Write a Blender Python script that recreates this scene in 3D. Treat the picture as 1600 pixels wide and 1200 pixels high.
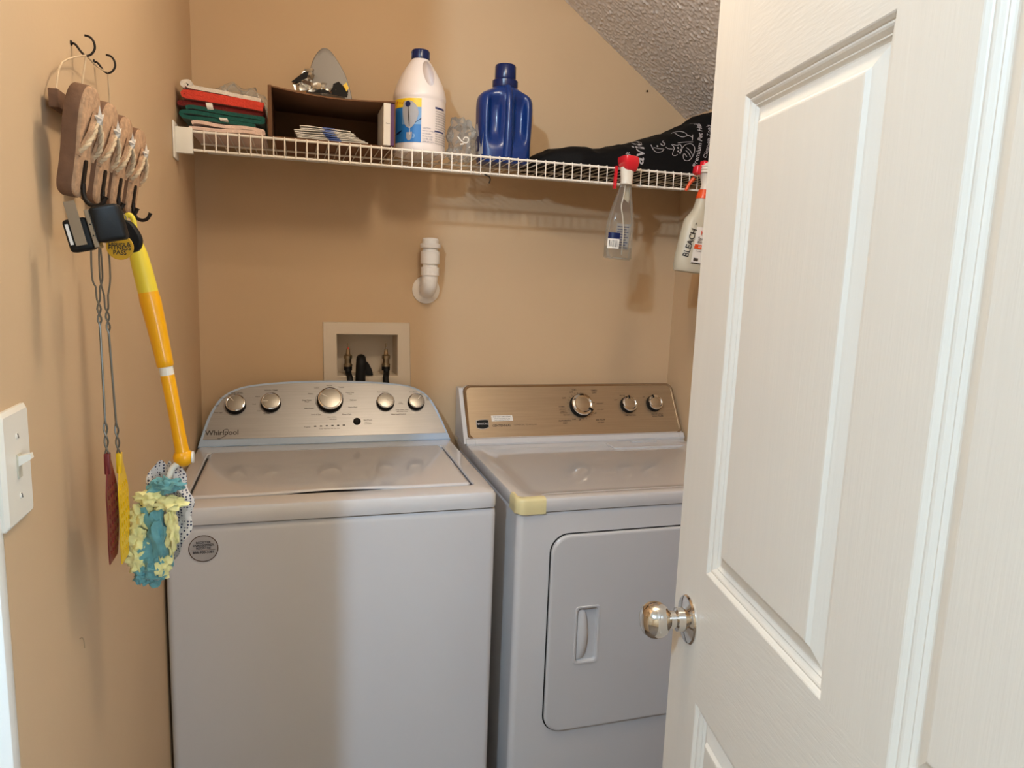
import bpy, bmesh, math, random
from mathutils import Matrix, Vector, noise as mnoise
random.seed(7)
D = bpy.data
SC = bpy.context.scene
COL = SC.collection
PI = math.pi
for o in list(D.objects):
    D.objects.remove(o, do_unlink=True)

# ------------------------------------------------------------------ camera
CX, CY, CZ = .2687, -2.1774, 1.4176
YAW, PIT, ROL, FPX = .2964, .1519, .0371, 1103.67
cp, sp = math.cos(PIT), math.sin(PIT)
FWD = Vector((math.sin(YAW) * cp, math.cos(YAW) * cp, -sp))
RGT = Vector((math.cos(YAW), -math.sin(YAW), 0))
UPV = RGT.cross(FWD)
R2 = RGT * math.cos(ROL) + UPV * math.sin(ROL)
U2 = -RGT * math.sin(ROL) + UPV * math.cos(ROL)
cam_d = D.cameras.new('camera')
cam_d.sensor_fit = 'HORIZONTAL'
cam_d.sensor_width = 36.0
cam_d.lens = FPX / 1600 * 36
cam_d.clip_start = .02
cam = D.objects.new('camera', cam_d)
COL.objects.link(cam)
cam.matrix_world = Matrix(((R2.x, U2.x, -FWD.x, CX), (R2.y, U2.y, -FWD.y, CY), (R2.z, U2.z, -FWD.z, CZ), (0, 0, 0, 1)))
SC.camera = cam

# ------------------------------------------------------------------ world, exposure, large lights
SC.view_settings.view_transform = 'Standard'
SC.view_settings.look = 'None'
SC.view_settings.gamma = 1
SC.view_settings.use_curve_mapping = False
SC.view_settings.exposure = 0.0
wd = D.worlds.new('daylight')
SC.world = wd
wd.use_nodes = True
wd.node_tree.nodes['Background'].inputs[0].default_value = (.80, .88, 1.0, 1)
wd.node_tree.nodes['Background'].inputs[1].default_value = .25


def lin(c):
    c = c / 255
    return c / 12.92 if c <= .04045 else ((c + .055) / 1.055) ** 2.4


def rgb(*c):
    return (lin(c[0]), lin(c[1]), lin(c[2]), 1)


def area_light(name, loc, target, sx, sy, watts, col):
    l = D.lights.new(name, 'AREA')
    l.shape = 'RECTANGLE'
    l.size, l.size_y, l.energy, l.color = sx, sy, watts, col
    o = D.objects.new(name, l)
    COL.objects.link(o)
    o.location = loc
    o.rotation_euler = (Vector(target) - Vector(loc)).to_track_quat('-Z', 'Y').to_euler()
    return o


def point_light(name, loc, r, watts, col):
    l = D.lights.new(name, 'POINT')
    l.shadow_soft_size, l.energy, l.color = r, watts, col
    o = D.objects.new(name, l)
    COL.objects.link(o)
    o.location = loc
    return o


LAMP_A = (.62, -1.22, 2.30)      # warm ceiling lamp of the laundry room
LAMP_B = (-.66, -2.85, 2.50)    # lamp in the hall behind the camera
point_light('laundry_lamp_light', LAMP_A, .07, 16.5, (1.0, .86, .68))
point_light('hall_lamp_light', LAMP_B, .05, 140, (.55, .77, 1.0))
area_light('left_wall_fill', (1.70, -4.28, 1.45), (0, -1.0, 1.4), 1.0, 1.4, 55, (.56, .78, 1.0))   # cool fill added at an unseen hall window to brighten the left wall


# ------------------------------------------------------------------ materials
def mat(name, col, rough=.5, metal=0, var=.05, vscale=8, bump=0, bscale=60, stretch=(1, 1, 1), spec=.5, coat=0, trans=0, ior=1.45, alpha=1, sheen=0, emit=0):
    m = D.materials.new(name)
    m.use_nodes = True
    nt = m.node_tree
    b = nt.nodes['Principled BSDF']
    b.inputs['Roughness'].default_value = rough
    b.inputs['Metallic'].default_value = metal
    b.inputs['Specular IOR Level'].default_value = spec
    b.inputs['Coat Weight'].default_value = coat
    b.inputs['Coat Roughness'].default_value = .03
    b.inputs['Transmission Weight'].default_value = trans
    b.inputs['IOR'].default_value = ior
    b.inputs['Alpha'].default_value = alpha
    b.inputs['Sheen Weight'].default_value = sheen
    tc = nt.nodes.new('ShaderNodeTexCoord')
    mp = nt.nodes.new('ShaderNodeMapping')
    mp.inputs['Scale'].default_value = stretch
    nt.links.new(tc.outputs['Object'], mp.inputs[0])
    n = nt.nodes.new('ShaderNodeTexNoise')
    n.inputs['Scale'].default_value = vscale
    n.inputs['Detail'].default_value = 4
    nt.links.new(mp.outputs[0], n.inputs['Vector'])
    r = nt.nodes.new('ShaderNodeValToRGB')
    lo = [max(0, c * (1 - var)) for c in col[:3]]
    hi = [min(1, c * (1 + var)) for c in col[:3]]
    r.color_ramp.elements[0].position, r.color_ramp.elements[1].position = .3, .7
    r.color_ramp.elements[0].color = (*lo, 1)
    r.color_ramp.elements[1].color = (*hi, 1)
    nt.links.new(n.outputs['Fac'], r.inputs[0])
    nt.links.new(r.outputs[0], b.inputs['Base Color'])
    if bump:
        n2 = nt.nodes.new('ShaderNodeTexNoise')
        n2.inputs['Scale'].default_value = bscale
        n2.inputs['Detail'].default_value = 5
        nt.links.new(mp.outputs[0], n2.inputs['Vector'])
        bp = nt.nodes.new('ShaderNodeBump')
        bp.inputs['Strength'].default_value = bump
        bp.inputs['Distance'].default_value = .002
        nt.links.new(n2.outputs['Fac'], bp.inputs['Height'])
        nt.links.new(bp.outputs[0], b.inputs['Normal'])
    return m


def clear_mat(name, tint, amount=.25, rough=.08, bump=0, bscale=30):
    """thin clear plastic: mostly see-through with a glossy skin"""
    m = D.materials.new(name)
    m.use_nodes = True
    nt = m.node_tree
    nt.nodes.clear()
    out = nt.nodes.new('ShaderNodeOutputMaterial')
    t = nt.nodes.new('ShaderNodeBsdfTransparent')
    t.inputs[0].default_value = tint
    g = nt.nodes.new('ShaderNodeBsdfPrincipled')
    g.inputs['Base Color'].default_value = (tint[0] * .7, tint[1] * .7, tint[2] * .7, 1)
    g.inputs['Roughness'].default_value = rough
    g.inputs['Specular IOR Level'].default_value = .8
    mx = nt.nodes.new('ShaderNodeMixShader')
    lw = nt.nodes.new('ShaderNodeLayerWeight')
    lw.inputs[0].default_value = .35
    mr = nt.nodes.new('ShaderNodeMapRange')
    mr.inputs['To Min'].default_value = amount * .5
    mr.inputs['To Max'].default_value = min(1, amount * 2.2)
    nt.links.new(lw.outputs['Fresnel'], mr.inputs[0])
    nt.links.new(mr.outputs[0], mx.inputs[0])
    nt.links.new(t.outputs[0], mx.inputs[1])
    nt.links.new(g.outputs[0], mx.inputs[2])
    nt.links.new(mx.outputs[0], out.inputs[0])
    if bump:
        tc = nt.nodes.new('ShaderNodeTexCoord')
        n2 = nt.nodes.new('ShaderNodeTexNoise')
        n2.inputs['Scale'].default_value = bscale
        nt.links.new(tc.outputs['Object'], n2.inputs['Vector'])
        bp = nt.nodes.new('ShaderNodeBump')
        bp.inputs['Strength'].default_value = bump
        bp.inputs['Distance'].default_value = .01
        nt.links.new(n2.outputs['Fac'], bp.inputs['Height'])
        nt.links.new(bp.outputs[0], g.inputs['Normal'])
    return m


def dotted_mat(name, base, dot, scale):
    m = mat(name, base, .8, var=.04)
    nt = m.node_tree
    b = nt.nodes['Principled BSDF']
    tc = nt.nodes.new('ShaderNodeTexCoord')
    v = nt.nodes.new('ShaderNodeTexVoronoi')
    v.inputs['Scale'].default_value = scale
    v.inputs['Randomness'].default_value = .12
    nt.links.new(tc.outputs['Object'], v.inputs['Vector'])
    r = nt.nodes.new('ShaderNodeValToRGB')
    r.color_ramp.interpolation = 'CONSTANT'
    r.color_ramp.elements[0].color = dot
    r.color_ramp.elements[1].position = .36
    r.color_ramp.elements[1].color = base
    nt.links.new(v.outputs['Distance'], r.inputs[0])
    nt.links.new(r.outputs[0], b.inputs['Base Color'])
    return m


M = {}
M['wall'] = mat('tan_wall_paint', rgb(207, 177, 141), .62, var=.035, vscale=2.2, bump=.10, bscale=140, spec=.35)
M['ceil'] = mat('popcorn_ceiling', rgb(228, 220, 212), .85, var=.05, vscale=60, bump=.4, bscale=220)
M['ceil_flat'] = mat('white_ceiling', rgb(226, 220, 210), .85, bump=.4, bscale=160)
M['floor'] = mat('brown_floor', rgb(112, 94, 78), .5, var=.1, vscale=3, bump=.1)
M['trim'] = mat('white_trim_paint', rgb(236, 232, 224), .35, var=.02, bump=.05)
M['door_v'] = mat('door_paint_vertical_grain', rgb(233, 226, 214), .38, var=.012, vscale=6, bump=.16, bscale=22, stretch=(14, 14, .7))
M['door_h'] = mat('door_paint_cross_grain', rgb(233, 226, 214), .38, var=.012, vscale=6, bump=.16, bscale=22, stretch=(10, .9, 14))
M['chrome'] = mat('polished_chrome', rgb(225, 222, 218), .05, 1, var=.01)
M['enamel'] = mat('white_enamel', rgb(212, 211, 213), .16, var=.012, vscale=3, spec=.5, coat=.3, bump=.03, bscale=220)
M['enamel_d'] = mat('white_enamel_dryer', rgb(206, 204, 204), .15, var=.012, vscale=3, coat=.35, bump=.02, bscale=220)
M['top'] = mat('glossy_top_enamel', rgb(212, 211, 213), .10, var=.012, vscale=3, spec=.7, coat=1)
M['top_d'] = mat('glossy_top_enamel_dryer', rgb(206, 204, 204), .12, var=.012, vscale=3, spec=.7, coat=1)
M['gap'] = mat('black_gap', rgb(26, 24, 24), .8)
M['film'] = mat('pale_blue_film', rgb(178, 198, 222), .3, var=.03, coat=.3)
M['brushed'] = mat('brushed_silver', rgb(150, 147, 145), .36, .6, var=.05, vscale=30, bump=.06, bscale=120, stretch=(.25, 9, 9))
M['bronze'] = mat('brushed_champagne', rgb(180, 160, 134), .36, .8, var=.06, vscale=30, bump=.06, bscale=120, stretch=(.25, 9, 9))
M['bezel'] = mat('bezel_steel', rgb(170, 152, 130), .2, .95, var=.03)
M['knob_cap'] = mat('knob_cap_silver', rgb(152, 146, 137), .3, .65, var=.04, vscale=40)
M['black'] = mat('black_plastic', rgb(18, 17, 16), .55, var=.1, spec=.3)
M['ink'] = mat('dark_ink', rgb(48, 42, 40), .6)
M['ink_soft'] = mat('grey_ink', rgb(70, 62, 56), .6)
M['paper'] = mat('white_paper', rgb(235, 230, 222), .7, var=.02)
M['wire'] = mat('white_vinyl_wire', rgb(238, 230, 218), .3, var=.02)
M['plast'] = mat('white_plastic', rgb(234, 228, 216), .35, var=.02)
M['pvc'] = mat('white_pvc', rgb(240, 232, 222), .28, var=.02)
M['beigep'] = mat('beige_plastic_box', rgb(216, 200, 178), .45, var=.03)
M['t_white'] = mat('white_terry', rgb(228, 218, 204), .95, var=.08, vscale=90, bump=.8, bscale=260, sheen=.3)
M['t_pink'] = mat('pink_terry', rgb(226, 196, 180), .95, var=.08, vscale=90, bump=.8, bscale=260, sheen=.3)
M['t_red'] = mat('red_terry', rgb(214, 66, 48), .95, var=.1, vscale=90, bump=.8, bscale=260, sheen=.3)
M['t_dred'] = mat('dark_red_terry', rgb(110, 24, 22), .95, var=.1, vscale=90, bump=.8, bscale=260, sheen=.3)
M['t_green'] = mat('green_terry', rgb(18, 84, 74), .95, var=.1, vscale=90, bump=.8, bscale=260, sheen=.3)
M['card'] = mat('brown_cardboard', rgb(120, 84, 58), .85, var=.08, vscale=12, bump=.15)
M['purple'] = mat('purple_print', rgb(84, 44, 92), .5)
M['bluestripe'] = mat('blue_stripe', rgb(84, 108, 176), .6)
M['foil_grey'] = mat('matte_grey_foil', rgb(150, 145, 140), .55, .2, var=.04)
M['foil'] = mat('crumpled_silver_foil', rgb(205, 205, 200), .2, .9, var=.1)
M['jug'] = mat('white_jug_plastic', rgb(240, 228, 222), .35, var=.015, spec=.5)
M['navy'] = mat('navy_cap', rgb(16, 32, 82), .25, var=.05)
M['blue'] = mat('blue_jug_plastic', rgb(14, 48, 112), .30, var=.05, coat=.2)
M['l_blue'] = mat('label_blue', rgb(44, 122, 196), .4)
M['l_sky'] = mat('label_sky', rgb(120, 166, 214), .4)
M['l_yel'] = mat('label_yellow', rgb(250, 208, 30), .4)
M['l_red'] = mat('label_red', rgb(206, 70, 44), .4)
M['l_grey'] = mat('label_grey', rgb(176, 172, 172), .4)
M['l_ink'] = mat('label_ink', rgb(62, 66, 110), .5)
M['cloth'] = mat('black_nylon', rgb(9, 8, 9), .75, var=.2, vscale=20, bump=.3, bscale=40, spec=.2)
M['print'] = mat('grey_print', rgb(176, 170, 172), .6)
M['clear'] = clear_mat('clear_bottle', (.93, .92, .89, 1), .16)
M['cling'] = clear_mat('clear_film', (.94, .93, .90, 1), .34, .15, .9, 24)
M['redp'] = mat('red_plastic', rgb(222, 40, 52), .25, var=.03, coat=.3)
M['orange'] = mat('orange_plastic', rgb(226, 82, 34), .3, var=.03)
M['milky'] = mat('milky_plastic', rgb(200, 192, 172), .4, var=.03)
M['brass'] = mat('dull_nickel', rgb(170, 150, 120), .3, .9)
M['jute'] = mat('jute_weave', rgb(186, 148, 114), .95, var=.22, vscale=120, bump=.9, bscale=220)
M['sole'] = mat('brown_sole_edge', rgb(116, 84, 62), .9, var=.15, vscale=60, bump=.5, bscale=120)
M['rope'] = mat('cotton_rope', rgb(206, 180, 146), .9, var=.12, vscale=60, bump=.6, bscale=160)
M['star'] = mat('starfish_white', rgb(214, 202, 188), .9, var=.12, vscale=80, bump=.8, bscale=180)
M['iron'] = mat('dark_iron', rgb(44, 36, 30), .5, .6)
M['steel'] = mat('steel_clip', rgb(150, 140, 128), .3, .9)
M['galv'] = mat('grey_wire', rgb(120, 116, 106), .4, .7)
M['maroon'] = mat('maroon_plastic', rgb(112, 34, 34), .4)
M['yellow'] = mat('yellow_plastic', rgb(236, 190, 16), .35, var=.03)
M['pale_yel'] = mat('pale_yellow_grip', rgb(232, 206, 60), .45, var=.03)
M['amber'] = mat('amber_handle', rgb(244, 172, 10), .3, var=.03, coat=.2)
M['tagy'] = mat('tag_yellow', rgb(206, 158, 40), .45)
M['fluff_y'] = mat('yellow_fluff', rgb(238, 230, 160), .9, var=.16, vscale=60, bump=.8, bscale=90, sheen=.3)
M['fluff_b'] = mat('blue_fluff', rgb(104, 160, 164), .9, var=.16, vscale=60, bump=.8, bscale=90, sheen=.3)
M['dots'] = dotted_mat('dotted_fabric', rgb(226, 220, 216), rgb(70, 70, 92), 240)
M['tape'] = mat('yellowed_tape', rgb(226, 212, 160), .3, var=.05, alpha=.95, coat=.3)
M['scuff'] = mat('grey_scuff', rgb(178, 150, 118), .8)
M['nail'] = mat('nail_dark', rgb(90, 66, 44), .6, .5)
M['opal'] = mat('opal_glass', rgb(245, 238, 225), .3)

# ------------------------------------------------------------------ helpers


def wloc(o):
    v = Vector((0, 0, 0))
    while o is not None:
        v = v + o.location
        o = o.parent
    return v


def thing(name, loc, label=None, cat=None, group=None, kind=None):
    o = D.objects.new(name, None)
    o.empty_display_size = .02
    COL.objects.link(o)
    o.location = loc
    tag(o, label, cat, group, kind)
    return o


def tag(o, label=None, cat=None, group=None, kind=None):
    if label:
        o['label'] = label
    if cat:
        o['category'] = cat
    if group:
        o['group'] = group
    if kind:
        o['kind'] = kind
    return o


def obj(name, verts, faces, m, parent=None, smooth=None, origin=None):
    """one mesh object from WORLD coordinates; smooth = sharp angle in degrees"""
    if parent is not None:
        base = wloc(parent)
    elif origin is not None:
        base = Vector(origin)
    else:
        xs = [v[0] for v in verts]; ys = [v[1] for v in verts]; zs = [v[2] for v in verts]
        base = Vector(((min(xs) + max(xs)) / 2, (min(ys) + max(ys)) / 2, min(zs)))
    me = D.meshes.new(name)
    me.from_pydata([tuple(Vector(v) - base) for v in verts], [], faces)
    bm = bmesh.new()
    bm.from_mesh(me)
    bmesh.ops.recalc_face_normals(bm, faces=bm.faces)
    bm.to_mesh(me)
    bm.free()
    me.materials.append(M[m] if isinstance(m, str) else m)
    if smooth is not None:
        for p in me.polygons:
            p.use_smooth = p.area < .003
        me.set_sharp_from_angle(angle=math.radians(smooth))
    o = D.objects.new(name, me)
    COL.objects.link(o)
    if parent is not None:
        o.parent = parent
    else:
        o.location = base
    return o


def bm_geo(bm):
    bm.verts.ensure_lookup_table()
    bm.verts.index_update()
    v = [x.co.copy() for x in bm.verts]
    f = [[q.index for q in x.verts] for x in bm.faces]
    bm.free()
    return v, f


def g_box(lo, hi, bev=0, seg=2, mtx=None):
    bm = bmesh.new()
    bmesh.ops.create_cube(bm, size=1)
    for v in bm.verts:
        for k in range(3):
            v.co[k] = lo[k] if v.co[k] < 0 else hi[k]
    if bev:
        bmesh.ops.bevel(bm, geom=list(bm.edges), offset=bev, segments=seg, profile=.5, affect='EDGES')
    v, f = bm_geo(bm)
    if mtx is not None:
        v = [mtx @ x for x in v]
    return v, f


def box(name, lo, hi, m, parent=None, bev=0, seg=2, mtx=None, smooth=35):
    v, f = g_box(lo, hi, bev, seg, mtx)
    return obj(name, v, f, m, parent, smooth if bev else None)


def join(*gs):
    V, F = [], []
    for v, f in gs:
        n = len(V)
        V += [Vector(x) for x in v]
        F += [[i + n for i in q] for q in f]
    return V, F


def xf(g, mtx):
    return [mtx @ Vector(v) for v in g[0]], g[1]


def g_loft(loops, cap0=True, cap1=True, closed=True):
    n = len(loops[0])
    V = [Vector(p) for l in loops for p in l]
    F = []
    for i in range(len(loops) - 1):
        for j in range(n if closed else n - 1):
            k = (j + 1) % n
            F.append([i * n + j, i * n + k, (i + 1) * n + k, (i + 1) * n + j])
    if cap0:
        F.append(list(range(n))[::-1])
    if cap1:
        F.append([(len(loops) - 1) * n + j for j in range(n)])
    return V, F


def g_lathe(prof, n=24, mtx=None, a0=0, a1=2 * PI):
    """profile [(r,z)] about local z"""
    loops = []
    for r, z in prof:
        loops.append([Vector((max(r, 1e-5) * math.cos(a0 + (a1 - a0) * i / n), max(r, 1e-5) * math.sin(a0 + (a1 - a0) * i / n), z)) for i in range(n)])
    g = g_loft(loops, prof[0][0] < 1e-4, prof[-1][0] < 1e-4)
    return xf(g, mtx) if mtx is not None else g


def catmull(pts, k=6, closed=False):
    P = [Vector(p) for p in pts]
    n = len(P)
    out = []
    rng = n if closed else n - 1
    for i in range(rng):
        if closed:
            a, b, c, d = P[(i - 1) % n], P[i], P[(i + 1) % n], P[(i + 2) % n]
        else:
            a, b, c, d = P[max(i - 1, 0)], P[i], P[i + 1], P[min(i + 2, n - 1)]
        for s in range(k):
            t = s / k
            out.append(.5 * ((2 * b) + (c - a) * t + (2 * a - 5 * b + 4 * c - d) * t * t + (3 * b - a - 3 * c + d) * t ** 3))
    if not closed:
        out.append(P[-1])
    return out


def g_tube(pts, r, n=8, closed=False):
    """r number or list"""
    P = [Vector(p) for p in pts]
    N = len(P)
    rs = r if isinstance(r, (list, tuple)) else [r] * N
    loops = []
    ref = None
    for i in range(N):
        t = (P[(i + 1) % N] - P[i - 1]) if closed else (P[min(i + 1, N - 1)] - P[max(i - 1, 0)])
        if t.length < 1e-9:
            t = Vector((0, 0, 1))
        t.normalize()
        if ref is None:
            ref = Vector((1, 0, 0)) if abs(t.x) < .8 else Vector((0, 1, 0))
        u = (ref - t * ref.dot(t)).normalized()
        ref = u
        w = t.cross(u)
        loops.append([P[i] + (u * math.cos(2 * PI * j / n) + w * math.sin(2 * PI * j / n)) * rs[i] for j in range(n)])
    if closed:
        loops.append(loops[0])
    return g_loft(loops, not closed, not closed)


def tube(name, pts, r, m, parent=None, n=8, closed=False):
    v, f = g_tube(pts, r, n, closed)
    return obj(name, v, f, m, parent, 50)


def lathe(name, prof, m, parent=None, mtx=None, n=28, smooth=35):
    v, f = g_lathe(prof, n, mtx)
    return obj(name, v, f, m, parent, smooth)


def rrect(x0, x1, y0, y1, r, n=5, sub=1):
    pts = []
    cs = [(x1 - r, y0 + r, -PI / 2), (x1 - r, y1 - r, 0), (x0 + r, y1 - r, PI / 2), (x0 + r, y0 + r, PI)]
    for q, (cx, cy, a) in enumerate(cs):
        for i in range(n + 1):
            t = a + PI / 2 * i / n
            pts.append((cx + r * math.cos(t), cy + r * math.sin(t)))
        if sub > 1:
            nx = cs[(q + 1) % 4]
            e = (nx[0] + r * math.cos(nx[2]), nx[1] + r * math.sin(nx[2]))
            s = pts[-1]
            for k in range(1, sub):
                pts.append((s[0] + (e[0] - s[0]) * k / sub, s[1] + (e[1] - s[1]) * k / sub))
    return pts


def g_prism(poly, d0, d1, mtx, bev=0):
    """2-D polygon in local xy, extruded z d0..d1, optional small edge bevel at d1"""
    l0 = [Vector((x, y, d0)) for x, y in poly]
    if bev:
        c = Vector((sum(p[0] for p in poly) / len(poly), sum(p[1] for p in poly) / len(poly), 0))
        l1 = [Vector((x, y, d1 - bev)) for x, y in poly]
        l2 = []
        for x, y in poly:
            d = Vector((x, y, 0)) - c
            l2.append(Vector((x, y, d1)) - d.normalized() * bev)
        g = g_loft([l0, l1, l2])
    else:
        l1 = [Vector((x, y, d1)) for x, y in poly]
        g = g_loft([l0, l1])
    return xf(g, mtx)


def frame(o, x, y):
    x = Vector(x).normalized(); y = Vector(y).normalized(); z = x.cross(y)
    return Matrix(((x.x, y.x, z.x, o[0]), (x.y, y.y, z.y, o[1]), (x.z, y.z, z.z, o[2]), (0, 0, 0, 1)))


def T(x, y, z=0):
    return Matrix.Translation((x, y, z))


_txt_cache = {}


def g_text(s, size, align='CENTER', bold=0, ext=.0):
    key = (s, align, bold)
    if key not in _txt_cache:
        c = D.curves.new('txt', 'FONT')
        c.body = s
        c.size = 1
        c.align_x = align
        c.align_y = 'CENTER'
        c.resolution_u = 2
        c.offset = bold
        o = D.objects.new('txt', c)
        COL.objects.link(o)
        bpy.context.view_layer.update()
        me = o.to_mesh()
        _txt_cache[key] = ([v.co.copy() for v in me.vertices], [list(p.vertices) for p in me.polygons])
        o.to_mesh_clear()
        D.objects.remove(o, do_unlink=True)
        D.curves.remove(c)
    v, f = _txt_cache[key]
    return [x * size for x in v], f


def text(name, s, size, m, parent, mtx, align='CENTER', bold=0):
    v, f = xf(g_text(s, size, align, bold), mtx)
    return obj(name, v, f, m, parent)


def wrap(g, mtx_fn):
    return [mtx_fn(v) for v in g[0]], g[1]


def g_grid(nx, ny, fn):
    V = [fn(i / nx, j / ny) for j in range(ny + 1) for i in range(nx + 1)]
    F = []
    for j in range(ny):
        for i in range(nx):
            a = j * (nx + 1) + i
            F.append([a, a + 1, a + nx + 2, a + nx + 1])
    return V, F


def g_blob(c, rad, amp, sc, seed=0, nu=28, nv=18, flat=None):
    V, F = [], []
    for j in range(nv + 1):
        th = PI * j / nv
        for i in range(nu):
            ph = 2 * PI * i / nu
            d = Vector((math.sin(th) * math.cos(ph), math.sin(th) * math.sin(ph), math.cos(th)))
            k = 1 + amp * mnoise.noise(d * sc + Vector((seed * 3.1, seed * 1.7, seed)))
            V.append(Vector(c) + Vector((d.x * rad[0], d.y * rad[1], d.z * rad[2])) * k)
    for j in range(nv):
        for i in range(nu):
            k = (i + 1) % nu
            F.append([j * nu + i, j * nu + k, (j + 1) * nu + k, (j + 1) * nu + i])
    bm = bmesh.new()
    vs = [bm.verts.new(v) for v in V]
    for f in F:
        try:
            bm.faces.new([vs[i] for i in f])
        except ValueError:
            pass
    bmesh.ops.remove_doubles(bm, verts=bm.verts, dist=1e-6)
    if flat is not None:
        for v in bm.verts:
            v.co.z = max(v.co.z, flat)
    return bm_geo(bm)


def boolean_cut(o, cutters):
    """subtract cutter geometries (world) from object o, bake the result"""
    base = wloc(o)
    tmp = []
    for g in cutters:
        me = D.meshes.new('cut')
        me.from_pydata([tuple(Vector(v) - Vector((0, 0, 0))) for v in g[0]], [], g[1])
        bm = bmesh.new(); bm.from_mesh(me); bmesh.ops.recalc_face_normals(bm, faces=bm.faces); bm.to_mesh(me); bm.free()
        me.materials.append(o.data.materials[0])
        for p in me.polygons:
            p.use_smooth = True
        c = D.objects.new('cut', me)
        COL.objects.link(c)
        tmp.append(c)
        md = o.modifiers.new('b', 'BOOLEAN')
        md.operation = 'DIFFERENCE'
        md.object = c
        md.solver = 'EXACT'
    bpy.context.view_layer.update()
    dg = bpy.context.evaluated_depsgraph_get()
    me = D.meshes.new_from_object(o.evaluated_get(dg))
    o.modifiers.clear()
    o.data = me
    for p in me.polygons:
        p.use_smooth = True
    me.set_sharp_from_angle(angle=math.radians(38))
    for c in tmp:
        D.objects.remove(c, do_unlink=True)


# ------------------------------------------------------------------ the room
RX = 1.4995     # right wall
WX = -.001      # left wall face
YE = -1.427     # where the left wall ends at the doorway
SL = (2.248 - 1.952) / (1.064 - 1.493)   # slope of the under-stair ceiling


def slope_z(x):
    return 2.248 + SL * (x - 1.064)


CEIL = 2.44
XS = 1.064 + (CEIL - 2.248) / SL


def struct(o):
    o['kind'] = 'structure'
    return o


struct(box('floor', (-2.7, -4.7, -.05), (2.72, .12, 0), 'floor'))
# back wall with the opening for the outlet box
BX0, BX1, BZ0, BZ1 = .372, .564, 1.094, 1.230
outer = [(-.12, -.0), (RX + .12, -.0), (RX + .12, 2.5), (-.12, 2.5)]
inner = [(BX0, BZ0), (BX1, BZ0), (BX1, BZ1), (BX0, BZ1)]
v, f = g_loft([[Vector((x, .10, z)) for x, z in outer], [Vector((x, 0, z)) for x, z in outer],
               [Vector((x, 0, z)) for x, z in inner], [Vector((x, .10, z)) for x, z in inner]], False, False)
wall_back = struct(obj('wall_back', v, f, 'wall'))
wall_left = struct(box('wall_left', (WX - .115, YE, 0), (WX, .0, CEIL), 'wall'))
wall_right = struct(box('wall_right', (RX, -2.2, 0), (RX + .1, 0, 2.5), 'wall'))
struct(box('wall_front', (.70, -2.30, 0), (2.6, -2.20, 2.64), 'wall'))
struct(box('wall_hall_right', (2.6, -4.5, 0), (2.7, -2.20, 2.64), 'wall'))
struct(box('wall_hall_left', (-2.7, -4.5, 0), (-2.6, YE, 2.64), 'wall'))
struct(box('wall_hall_side', (-2.6, YE, 0), (WX - .115, YE + .10, 2.64), 'wall'))
# hall wall behind the camera with an unseen window, placed for the left wall fill
wo = [(-2.6, 0), (2.6, 0), (2.6, 2.64), (-2.6, 2.64)]
wi = [(1.12, .68), (2.28, .68), (2.28, 2.22), (1.12, 2.22)]
v, f = g_loft([[Vector((x, -4.5, z)) for x, z in wo], [Vector((x, -4.4, z)) for x, z in wo],
               [Vector((x, -4.4, z)) for x, z in wi], [Vector((x, -4.5, z)) for x, z in wi]], False, False)
struct(obj('wall_hall_back', v, f, 'wall'))
win = struct(thing('unseen_window', (1.70, -4.45, .68)))
for lo, hi in (((1.12, -4.49, .68), (1.17, -4.42, 2.22)), ((2.23, -4.49, .68), (2.28, -4.42, 2.22)), ((1.17, -4.49, 2.17), (2.23, -4.42, 2.22)), ((1.17, -4.49, .68), (2.23, -4.42, .73)), ((1.17, -4.47, 1.43), (2.23, -4.44, 1.47))):
    box('window_frame', lo, hi, 'trim', win)
# flat ceiling, sloped popcorn ceiling
struct(box('ceiling', (-.13, -2.2, CEIL), (XS, .1, CEIL + .06), 'ceil_flat'))
struct(box('ceiling_hall', (-2.7, -4.5, 2.62), (2.7, YE, 2.68), 'ceil_flat'))
sx0, sx1, sy0, sy1 = XS - .01, RX + .01, -2.2, .01
nrm = Vector((SL, 0, -1)).normalized()


def slope_pt(u, t):
    x = sx0 + (sx1 - sx0) * u
    y = sy0 + (sy1 - sy0) * t
    p = Vector((x, y, slope_z(x)))
    q = Vector((x * 150, y * 150, 0))
    h = max(0, mnoise.noise(q)) * .0052 + mnoise.noise(q * 2.1) * .0014
    return p - nrm * .002 + nrm * h


v, f = g_grid(250, 620, slope_pt)
n0 = len(v)
up = [(sx0, sy0), (sx1, sy0), (sx1, sy1), (sx0, sy1)]
v += [Vector((x, y, slope_z(x) + .06)) for x, y in up]
f.append([n0, n0 + 1, n0 + 2, n0 + 3])
struct(obj('ceiling_slope', v, f, 'ceil', smooth=60))
# white jamb board on the end of the left wall
tr = struct(box('trim_1', (WX - .130, YE - .018, 0), (WX + .0005, YE, CEIL), 'trim', bev=.003))

# ceiling lamps (out of view above and behind the camera)


def ceiling_lamp(name, loc, top, label):
    """flat holder whose bulb is the point light just below it"""
    t = thing(name, (loc[0], loc[1], loc[2] + .075), label, 'lamp')
    lathe('canopy', [(0, 0), (.05, 0), (.05, -.006), (.04, -.010), (0, -.010)], 'plast', t, T(loc[0], loc[1], top))
    lathe('socket', [(0, 0), (.018, 0), (.018, -(top - loc[2] - .085)), (0, -(top - loc[2] - .085))], 'plast', t, T(loc[0], loc[1], top - .008))
    return t


ceiling_lamp('ceiling_lamp', LAMP_A, CEIL, 'ceiling lamp holder above the washer and dryer')
ceiling_lamp('ceiling_lamp', LAMP_B, 2.62, 'ceiling lamp holder in the hall before the doorway')

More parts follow.
